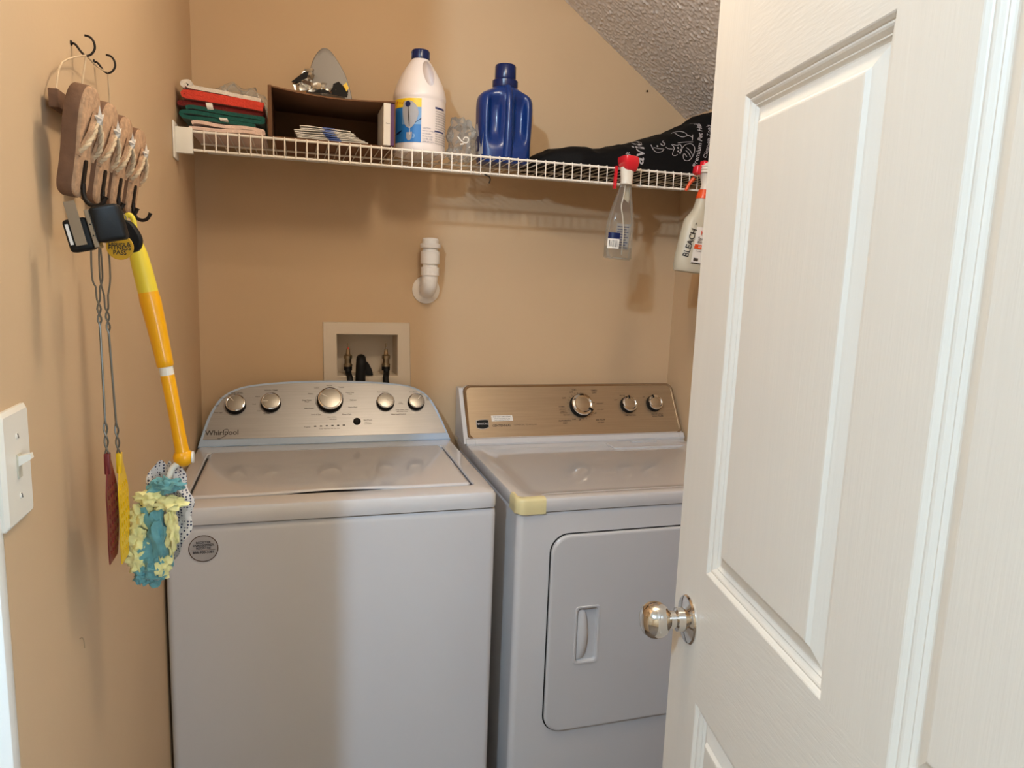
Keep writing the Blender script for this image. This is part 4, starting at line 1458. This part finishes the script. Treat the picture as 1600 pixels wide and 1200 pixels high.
bl = bpatch('barcode_label', -.0375, -.0095, .026, .060, 'paper', sb_)
bpatch('label_header', -.0375, -.0090, .0520, .0680, 'navy', bl, lift=.0010)
for i in range(9):
    w_ = .0008 + .0007 * (i % 3 == 0)
    bpatch('barcode_bar', -.0345 + i * .0025, -.0345 + i * .0025 + w_, .0300, .0480, 'ink', bl, lift=.0010, n=1)
rl = bpatch('rear_label', .0000, .0360, .028, .098, 'l_grey', sb_, 1, .0002)
for i in range(9):
    bpatch('label_line', .003, .033 - .004 * (i % 2), .032 + i * .0070, .0350 + i * .0070, 'l_ink', rl, 1, -.0004, 5)

# ------------------------------------------------------------------ bleach spray bottle
BXs, BYs, BZs = 1.3260, -.385, 1.4460
BM = Matrix.Translation((BXs, BYs, BZs)) @ Matrix.Rotation(math.radians(5), 4, 'Y')
bs = thing('spray_bottle', (BXs, BYs, BZs), 'milky spray bottle marked BLEACH with orange collar hanging by the door', 'spray bottle')
v, f = ell_loft([(0, .003, .040, .022), (0, 0, .044, .026), (0, .005, .0485, .029), (0, .040, .0485, .029), (.0015, .100, .0440, .028), (.003, .138, .0400, .026), (.004, .146, .0380, .025), (.006, .160, .0290, .022), (.008, .176, .0215, .019), (.0095, .196, .0190, .0175), (.010, .206, .0185, .017)], 36, BM)
obj('bottle_body', v, f, 'milky', bs, 45)
v, f = ell_loft([(.010, .204, .0210, .0205), (.010, .210, .0205, .020), (.011, .228, .0165, .016), (.011, .231, .010, .010)], 28, BM, 2)
obj('collar', v, f, 'orange', bs, 40)
v, f = ell_loft([(.011, .228, .0120, .013), (.012, .245, .0110, .013), (.011, .262, .0150, .018), (.008, .272, .0200, .026), (.007, .286, .0205, .030), (.010, .298, .0165, .028), (.012, .303, .010, .02)], 26, BM, 3)
obj('sprayer_head', v, f, 'plast', bs, 40)
for z in (.272, .280, .288):
    v, f = ell_loft([(.006, z, .021, .031), (.006, z + .003, .0215, .0315), (.006, z + .004, .019, .03)], 22, BM, 3)
    obj('head_rib', v, f, 'plast', bs, 40)
v, f = ell_loft([(-.020, .266, .006, .010), (-.022, .270, .009, .013), (-.022, .288, .009, .013), (-.020, .291, .006, .010)], 20, BM, 3)
obj('nozzle', v, f, 'redp', bs, 40)
v, f = ell_loft([(-.004, .289, .008, .012), (-.004, .304, .008, .012), (-.004, .306, .005, .009)], 20, BM, 3)
obj('nozzle_tip', v, f, 'redp', bs, 40)
tube('trigger', [BM @ Vector(p) for p in catmull([(-.010, .030, .262), (-.020, .034, .246), (-.028, .036, .225)], 5)], [.006 - .0002 * i for i in range(11)], 'orange', bs, 10)
LF = BM @ frame((0, -.0296, 0), (1, 0, 0), (0, 0, 1))
g = g_grid(8, 4, lambda u, t: BM @ Vector((-.012 + .058 * u - .004 * (1 - t), -.0296 + .006 * max(0, u - .55) ** 2 * 5 + .0035 * max(0, t - .6), .024 + .100 * t)))
lb2 = sheet('front_label', g, .0003, 'paper', bs)
for s, dx, z, sz, m_ in (('HDX', .006, .108, .018, 'orange'), ('Spray', .0, .092, .012, 'ink'), ('Bottle', .0, .083, .009, 'ink'), ('32 OZ', .004, .070, .008, 'paper'), ('Contents', -.002, .058, .005, 'ink_soft')):
    text('label_text', s, sz, m_, lb2, LF @ T(-.006 + dx, z, .0028), 'LEFT', .01)
v, f = g_prism([(-.014, .064), (.024, .064), (.024, .076), (-.012, .076)], .0008, .0022, LF)
obj('label_band', v, f, 'orange', lb2)
v, f = g_prism([(-.0155, .0235), (.030, .0235), (.030, .0262), (-.0155, .0262)], .0008, .0014, LF)
obj('label_foot', v, f, 'ink', lb2)
for a in range(3):
    v, f = g_prism([(-.010 + a * .005, .031), (-.0055 + a * .005, .031), (-.0055 + a * .005, .039), (-.010 + a * .005, .039)], .0008, .0014, LF)
    obj('label_icon', v, f, 'ink_soft', lb2)
# hand lettering reading upward
hw = g_text('BLEACH', .022, 'CENTER', .012)
hv = xf(hw, Matrix.Rotation(math.radians(80), 4, 'Z'))
sx_ = lambda x: -.0290 * (max(0, 1 - (abs(x) / .0485) ** 2.4)) ** (1 / 2.4) - .0012
obj('hand_lettering', [BM @ Vector((p.x - .0255, sx_(p.x - .0255), p.y + .078)) for p in hv[0]], hw[1], 'ink', bs)
v, f = g_box((-.017, -.0285, .129), (-.0155, -.0265, .134), 0, 1, BM)
obj('ink_mark', v, f, 'ink', bs)

# ------------------------------------------------------------------ light switch
sw = thing('light_switch', (WX, -1.397, 1.216), 'white toggle light switch plate at the left edge', 'light switch')
KF = frame((WX, -1.397, 1.216), (0, 1, 0), (0, 0, 1))
v, f = g_loft([[KF @ Vector((x, y, z)) for x, y in rrect(-.035 + o_, .035 - o_, -.057 + o_, .057 - o_, .003, 3)] for o_, z in ((0, 0), (0, .003), (.004, .0062))])
pt = obj('switch_plate', v, f, 'plast', sw, 20)
v, f = g_box((-.0052, -.012, .006), (.0052, .012, .0075), .0004, 1, KF)
tg = obj('toggle_bezel', v, f, 'milky', sw)
v, f = g_loft([[KF @ Vector(p) for p in ((-.0042, .000, .007), (.0042, .000, .007), (.0042, .010, .007), (-.0042, .010, .007))], [KF @ Vector(p) for p in ((-.0034, .0075, .0185), (.0034, .0075, .0185), (.0034, .0125, .0175), (-.0034, .0125, .0175))]])
obj('toggle', v, f, 'plast', sw)
for y in (-.030, .030):
    s_ = lathe('screw', [(0, .0074), (.0022, .0072), (.0032, .0064), (.0032, .006), (0, .006)], 'plast', sw, KF @ T(0, y, 0), 14)
    v, f = g_box((-.0004, -.0026, .0068), (.0004, .0026, .0077), 0, 1, KF @ T(0, y, 0) @ Matrix.Rotation(.4, 4, 'Z'))
    obj('screw_slot', v, f, 'ink', s_)

# ------------------------------------------------------------------ cup hooks and flip-flop rack on the left wall
for y, z, lb3 in ((-1.118, 1.6850, 'near'), (-1.012, 1.6905, 'far')):
    pth = [(WX, y, z), (.004, y, z - .001), (.010, y, z - .009), (.015, y, z - .013), (.021, y, z - .011), (.0255, y, z - .004), (.0250, y, z + .004), (.0210, y, z + .0095), (.0150, y, z + .0110)]
    hkk = thing('cup_hook', (WX, y, z), 'small dark cup hook screwed into the left wall, %s one holding the rack string' % ('nearer' if lb3 == 'near' else 'farther'), 'hook')
    tube('hook_wire', catmull(pth, 6), .0014, 'iron', hkk, 8)
    lathe('hook_collar', [(0, 0), (.0034, 0), (.0030, .0016), (0, .0016)], 'iron', hkk, frame((WX, y, z), (0, 1, 0), (0, 0, 1)), 12)

rk = thing('hook_rack', (.02, -1.10, 1.47), 'jute flip-flop hook rack hanging on the left wall', 'hook rack')
FY = [-1.247, -1.162, -1.080, -.990]
TH_ = math.radians(6)


def ff_outline():
    pts = [(0, .0655), (.0165, .0625), (.0265, .050), (.0295, .033), (.0270, .010), (.0225, -.012), (.0220, -.034), (.0225, -.050), (.0165, -.061), (0, -.0645), (-.0165, -.061), (-.0225, -.050), (-.0225, -.034), (-.0235, -.012), (-.0280, .010), (-.0300, .033), (-.0265, .050), (-.0165, .0625)]
    return [(p.x * .86, p.y * .95) for p in catmull([(x, y, 0) for x, y in pts], 3, True)]


FO = ff_outline()
for i, y in enumerate(FY):
    # local x: across the sole (toward the back wall), y: up, z: out of the wall and turned toward the doorway
    xx = Vector((math.sin(TH_), math.cos(TH_), 0))
    tilt = math.radians(10)
    zz = Vector((math.cos(TH_), -math.sin(TH_), 0))
    yy = (Vector((0, 0, 1)) * math.cos(tilt) + zz * math.sin(tilt)).normalized()
    F0 = frame((.030, y, 1.5490), xx, yy)
    sole = obj('flip_flop', *g_loft([[F0 @ Vector((x * s_, yv * s_, z)) for x, yv in FO] for s_, z in ((.97, -.005), (1, -.003), (1, .009), (.98, .011))]), 'sole', rk, 40)
    obj('jute_top', *g_loft([[F0 @ Vector((x * s_, yv * s_, z)) for x, yv in FO] for s_, z in ((.985, .0105), (.985, .0125), (.95, .0138))]), 'jute', sole, 40)
    star_c = (.004, .030)
    for s_, ex, ey in ((-1, -.0185, -.012), (1, .0185, -.014)):
        rp = catmull([(star_c[0], star_c[1], .017), (star_c[0] + s_ * .009, star_c[1] - .014, .0215), (ex * .93, ey + .010, .0205), (ex, ey, .0135)], 8)
        gt_ = None
        for ph in (0, PI):
            tw = []
            for q, p in enumerate(rp):
                a = q * .9 + ph
                tw.append(F0 @ (p + Vector((math.cos(a) * .0012, 0, math.sin(a) * .0012))))
            gq = g_tube(tw, .0021, 6)
            gt_ = gq if gt_ is None else join(gt_, gq)
        obj('rope_strap', *gt_, 'rope', sole, 60)
        tube('strap_band', [F0 @ Vector((star_c[0], star_c[1] + .006, .016)), F0 @ Vector((s_ * .014 + .002, .012, .0195)), F0 @ Vector((ex, ey - .004, .0130))], .0030, 'jute', sole, 6)
    sp_ = []
    for q in range(10):
        a = PI / 2 + q * PI / 5 + .25
        rr = .0150 if q % 2 == 0 else .0055
        sp_.append((star_c[0] + rr * math.cos(a), star_c[1] + rr * math.sin(a)))
    c0 = F0 @ Vector((star_c[0], star_c[1], .0245))
    base_ = [F0 @ Vector((x, yv, .0205)) for x, yv in sp_]
    v = [c0] + base_ + [F0 @ Vector((star_c[0], star_c[1], .0185))]
    f = [[0, q + 1, (q + 1) % 10 + 1] for q in range(10)] + [[11, (q + 1) % 10 + 1, q + 1] for q in range(10)]
    obj('starfish', v, f, 'star', sole)
    # black hook at the lower end: slot plate and curled prong
    obj('hook_plate', *xf(g_loft([[Vector((x, yv, z)) for x, yv in rrect(-.0035, .0035, -.052, -.018, .0034, 4)] for z in (.0135, .0160)]), F0), 'iron', sole, 40)
    tube('hook_prong', [F0 @ p for p in catmull([(0, -.044, .015), (0, -.056, .017), (0, -.064, .022), (0, -.066, .030), (0, -.062, .037), (0, -.053, .040)], 5)], [.0026] * 25 + [.0036], 'iron', sole, 8)
box('back_board', (.006, -1.244, 1.584), (.016, -.968, 1.604), 'sole', rk, .001)
for pts in ([(.013, -1.240, 1.602), (.010, -1.20, 1.642), (.0155, -1.118, 1.6725)], [(.0155, -1.118, 1.6725), (.0160, -1.065, 1.672), (.0160, -1.012, 1.6785)], [(.0160, -1.012, 1.6785), (.014, -1.000, 1.640), (.012, -.985, 1.603)], [(.0155, -1.118, 1.6725), (.013, -1.13, 1.640), (.012, -1.150, 1.603)]):
    tube('hanging_string', catmull(pts, 4), .0011, 'rope', rk, 5)

# black holder block with steel clip
hb = thing('holder_block', (.055, -1.292, 1.43), 'black plastic block with steel clip hanging under the nearest flip-flop', 'holder')
HM = Matrix.Translation((.0575, -1.293, 1.4520)) @ Matrix.Rotation(math.radians(-13), 4, 'Y')
box('black_body', (-.0285, -.009, -.022), (-.004, .009, .013), 'black', hb, .004, 3, HM)
box('black_body', (.0005, -.011, -.0165), (.0300, .011, .022), 'black', hb, .0045, 3, HM)
box('clip_band', (-.0042, -.0095, -.021), (.0010, .0095, .020), 'steel', hb, .0008, 1, HM)
box('clip_blade', (-.0205, -.0108, -.016), (-.0095, -.0092, .031), 'steel', hb, .0003, 1, HM)
box('paper_strip', (-.0255, -.0098, -.014), (-.0225, -.0088, .008), 'paper', hb, 0, 1, HM)
for z in (-.008, .004):
    lathe('rivet', [(0, .0005), (.0009, .0004), (.0009, 0), (0, 0)], 'black', hb, HM @ Matrix.Translation((-.0015, -.0096, z)) @ Matrix.Rotation(PI / 2, 4, 'X'), 8)
# black fob and round yellow tag
fb = thing('key_fob', (.070, -1.225, 1.42), 'black oval key fob hanging behind the yellow round tag', 'key fob')
FBm = frame((.0690, -1.2180, 1.4440), (1, -.12, 0), (0, 0, 1))
fo = [(.000, .022), (.010, .020), (.019, .006), (.0205, -.004), (.016, -.013), (.006, -.016), (-.012, -.016), (-.017, -.010), (-.018, .004), (-.010, .014)]
v, f = g_prism([(p.x, p.y) for p in catmull([(x, y, 0) for x, y in fo], 3, True)], -.004, .004, FBm, .002)
obj('fob_body', v, f, 'black', fb, 40)
tube('fob_ring', [FBm @ Vector((.004 * math.cos(a * PI / 8), .024 + .005 * math.sin(a * PI / 8), 0)) for a in range(16)], .0008, 'steel', fb, 6, True)
tgk = thing('round_tag', (.071, -1.244, 1.418), 'round yellow pass tag on a metal link under the rack', 'tag')
TM = frame((.0708, -1.2460, 1.4340), (1, -.10, 0), (0, 0, 1))
lathe('tag_disc', [(0, .0010), (.0142, .0010), (.0148, .0004), (.0148, -.0008), (0, -.0008)], 'tagy', tgk, TM, 32)
for s, dy, sz in (('Leisure &', .0035, .0062), ('FITNESS', -.0012, .0070), ('PASS', -.0066, .0070)):
    text('tag_text', s, sz, 'ink', tgk, TM @ T(0, dy, .0013), bold=.02)
tube('tag_link', [TM @ Vector((.0015, .011, .0005)), TM @ Vector((.0015, .024, 0)), TM @ Vector((.0045, .031, 0))], .0009, 'chrome', tgk, 6)

# ------------------------------------------------------------------ fly swatters


def swatter(label, m, x, yt, zt, y_top, tip, w, seed):
    t = thing('fly_swatter', (x, y_top, tip), label, 'fly swatter', 'fly swatters under the rack')
    # loop of wire: hook end, twist, straight shaft, twist, blade
    hk_y, hk_z = yt
    for s_ in (-1, 1):
        pts = [(x, hk_y, hk_z + .006), (x + s_ * .0036, hk_y + s_ * .004, hk_z - .004), (x + s_ * .0042, hk_y + s_ * .005, hk_z - .040), (x + s_ * .0016, hk_y + s_ * .002, zt + .012)]
        P = catmull(pts, 5)
        n = 60
        for q in range(n):
            u = q / (n - 1)
            z = zt + (zt_b[seed] - zt) * u
            amp = .0019
            turns = 2.6 if u < .16 or u > .74 else 0
            a = (u / .16 * 2.6 * PI) if u < .16 else (2.6 * PI + (0 if u < .74 else (u - .74) / .26 * 3.2 * PI))
            yy_ = hk_y + (y_top - hk_y) * u
            P.append(Vector((x + s_ * amp * math.cos(a), yy_ + s_ * amp * math.sin(a), z)))
        tube('wire_handle', P, .0011, 'galv', t, 6)
    # perforated blade
    z1, z0_ = zt_b[seed] + .004, tip
    NXb, NZb = 9, 22
    V, F = [], []

    def wz_(k):
        u = k / NZb
        return w * (.30 + .70 * min(1, u / .30)) if u < .30 else w * (1 - .30 * max(0, (u - .72) / .28) ** 1.6)

    vi = {}

    def vert(a, k, side):
        key = (a, k, side)
        if key not in vi:
            ww = wz_(k)
            z = z1 + (z0_ - z1) * k / NZb
            yq = y_top - .012 + ww * (a / NXb - .5) + .018
            bow = .002 * math.sin(PI * k / NZb)
            vi[key] = len(V)
            V.append(Vector((x + (.0007 if side else -.0007) + bow, yq, z)))
        return vi[key]
    solid = set()
    for a in range(NXb):
        for k in range(NZb):
            hole = 0 < a < NXb - 1 and k > 4 and k < NZb - 1 and a % 2 == 1 and k % 2 == 1
            if not hole:
                solid.add((a, k))
    for a, k in solid:
        F.append([vert(a, k, 1), vert(a + 1, k, 1), vert(a + 1, k + 1, 1), vert(a, k + 1, 1)])
        F.append([vert(a, k, 0), vert(a, k + 1, 0), vert(a + 1, k + 1, 0), vert(a + 1, k, 0)])
        for (da, dk), (p, q) in (((-1, 0), ((a, k), (a, k + 1))), ((1, 0), ((a + 1, k), (a + 1, k + 1))), ((0, -1), ((a, k), (a + 1, k))), ((0, 1), ((a, k + 1), (a + 1, k + 1)))):
            if (a + da, k + dk) not in solid:
                F.append([vert(*p, 1), vert(*q, 1), vert(*q, 0), vert(*p, 0)])
    obj('blade', V, F, m, t)
    box('blade_socket', (x - .0030, y_top - .004, zt_b[seed] - .012), (x + .0030, y_top + .006, zt_b[seed] + .014), m, t, .001)
    return t


zt_b = {1: 1.172, 2: 1.165}
swatter('maroon fly swatter on a twisted wire handle nearest the wall', 'maroon', .044, (-1.238, 1.438), 1.375, -1.236, 1.048, .052, 1)
swatter('yellow fly swatter on a twisted wire handle beside the duster', 'yellow', .0505, (-1.231, 1.438), 1.365, -1.207, 1.036, .050, 2)

# ------------------------------------------------------------------ duster
du = thing('duster', (.09, -1.15, .985), 'yellow handled duster with blue and yellow fluffy head hanging from the rack', 'duster')
P0, P1 = Vector((.0605, -1.146, 1.4760)), Vector((.1165, -1.152, 1.1560))
hd = (P1 - P0).normalized()


def hp_(t):
    return P0.lerp(P1, t) + Vector((.004 * math.sin(PI * t), 0, 0))


# eye at the top
eye = [P0 + Vector((math.sin(a) * .0062 + .001, 0, -.013 + math.cos(a) * .014)) for a in [2 * PI * q / 20 for q in range(20)]]
tube('hanging_eye', eye, .0032, 'pale_yel', du, 8, True)
ts = [.07, .10, .15, .20, .26, .31]
tube('grip', [hp_(t) for t in ts], [.0055, .0085, .0110, .0118, .0122, .0123], 'pale_yel', du, 20)
ts = [.30, .34, .42, .50, .58, .605, .61]
tube('upper_handle', [hp_(t) for t in ts], [.0122, .0132, .0124, .0115, .0108, .0108, .0095], 'amber', du, 20)
tube('joint_ring', [hp_(t) for t in (.605, .645)], .0088, 'plast', du, 18)
ts = [.640, .65, .80, .95, .99]
tube('lower_handle', [hp_(t) for t in ts], [.0086, .0090, .0085, .0088, .0100], 'amber', du, 18)
v, f = g_blob(tuple(P1), (.0130, .0120, .0130), 0, 1, 0, 20, 14)
pv = obj('pivot', v, f, 'amber', du, 40)
lathe('pivot_disc', [(0, .0128), (.008, .0124), (.008, .010), (0, .010)], 'plast', pv, Matrix.Translation(P1 + Vector((.001, 0, 0))) @ Matrix.Rotation(PI / 2, 4, 'Y'), 20)
fk = [P1 + Vector((-.004, -.004, -.006)), Vector((.1030, -1.158, 1.142)), Vector((.0965, -1.162, 1.120)), Vector((.088, -1.166, 1.070)), Vector((.080, -1.166, 1.02))]
tube('fork', catmull(fk, 5), .0042, 'plast', du, 8)
# dotted backing fabric, fluffs
HC = Vector((.0895, -1.163, 1.062))


def fabric(u, t):
    # a leaf-shaped floppy sheet facing the doorway
    w = .0085 + .026 * math.sin(PI * min(1, t * .92 + .05)) ** .7
    cx = .0940 - .030 * (1 - t) + .012 * math.sin(PI * t)
    x = cx + (u - .5) * 2 * w
    z = .988 + .160 * t
    y = -1.150 + .006 * math.sin(u * 9 + t * 5) + .004 * math.sin(t * 14)
    return Vector((x + .0025 * math.sin(t * 26 + u * 3), y, z + .004 * math.sin(u * 12)))


sheet('dotted_sheet', g_grid(18, 26, fabric), .0008, 'dots', du)


def fabric2(u, t):
    x = .062 + .034 * u + .006 * t
    z = 1.062 + .078 * t - .010 * u
    w = (1 - abs(u - .5) * 2 * max(0, t - .55) * 1.6)
    return Vector((.079 + (x - .079) * w, -1.143 + .005 * math.sin(u * 8 + t * 6), z))


sheet('dotted_sheet', g_grid(12, 16, fabric2), .0008, 'dots', du)
fl = [((.078, 1.108), (.018, .010, .010), 'fluff_y', 1), ((.098, 1.100), (.019, .010, .009), 'fluff_y', 2), ((.064, 1.083), (.013, .010, .016), 'fluff_y', 3), ((.060, 1.053), (.013, .010, .017), 'fluff_y', 4), ((.058, 1.024), (.010, .009, .017), 'fluff_y', 5),
      ((.084, 1.050), (.0165, .012, .045), 'fluff_b', 6), ((.074, 1.010), (.013, .010, .018), 'fluff_b', 7), ((.102, 1.066), (.0075, .009, .030), 'fluff_y', 8), ((.090, 1.016), (.011, .009, .018), 'fluff_y', 9), ((.076, .996), (.013, .008, .010), 'fluff_b', 10),
      ((.102, 1.124), (.016, .008, .009), 'fluff_b', 11), ((.086, 1.120), (.011, .008, .010), 'fluff_b', 12), ((.062, 1.003), (.008, .008, .012), 'fluff_b', 13)]
for (x, z), r_, m_, s_ in fl:
    v, f = g_blob((x, -1.172 - .002 * (s_ % 3), z), r_, .75, 2.4, s_, 26, 18)
    v = [p + Vector((mnoise.noise(p * 160), mnoise.noise(p * 160 + Vector((5, 0, 0))), mnoise.noise(p * 160 + Vector((0, 5, 0))))) * .0035 for p in v]
    obj('fluff_tuft', v, f, m_, du, 70)

bpy.context.view_layer.update()
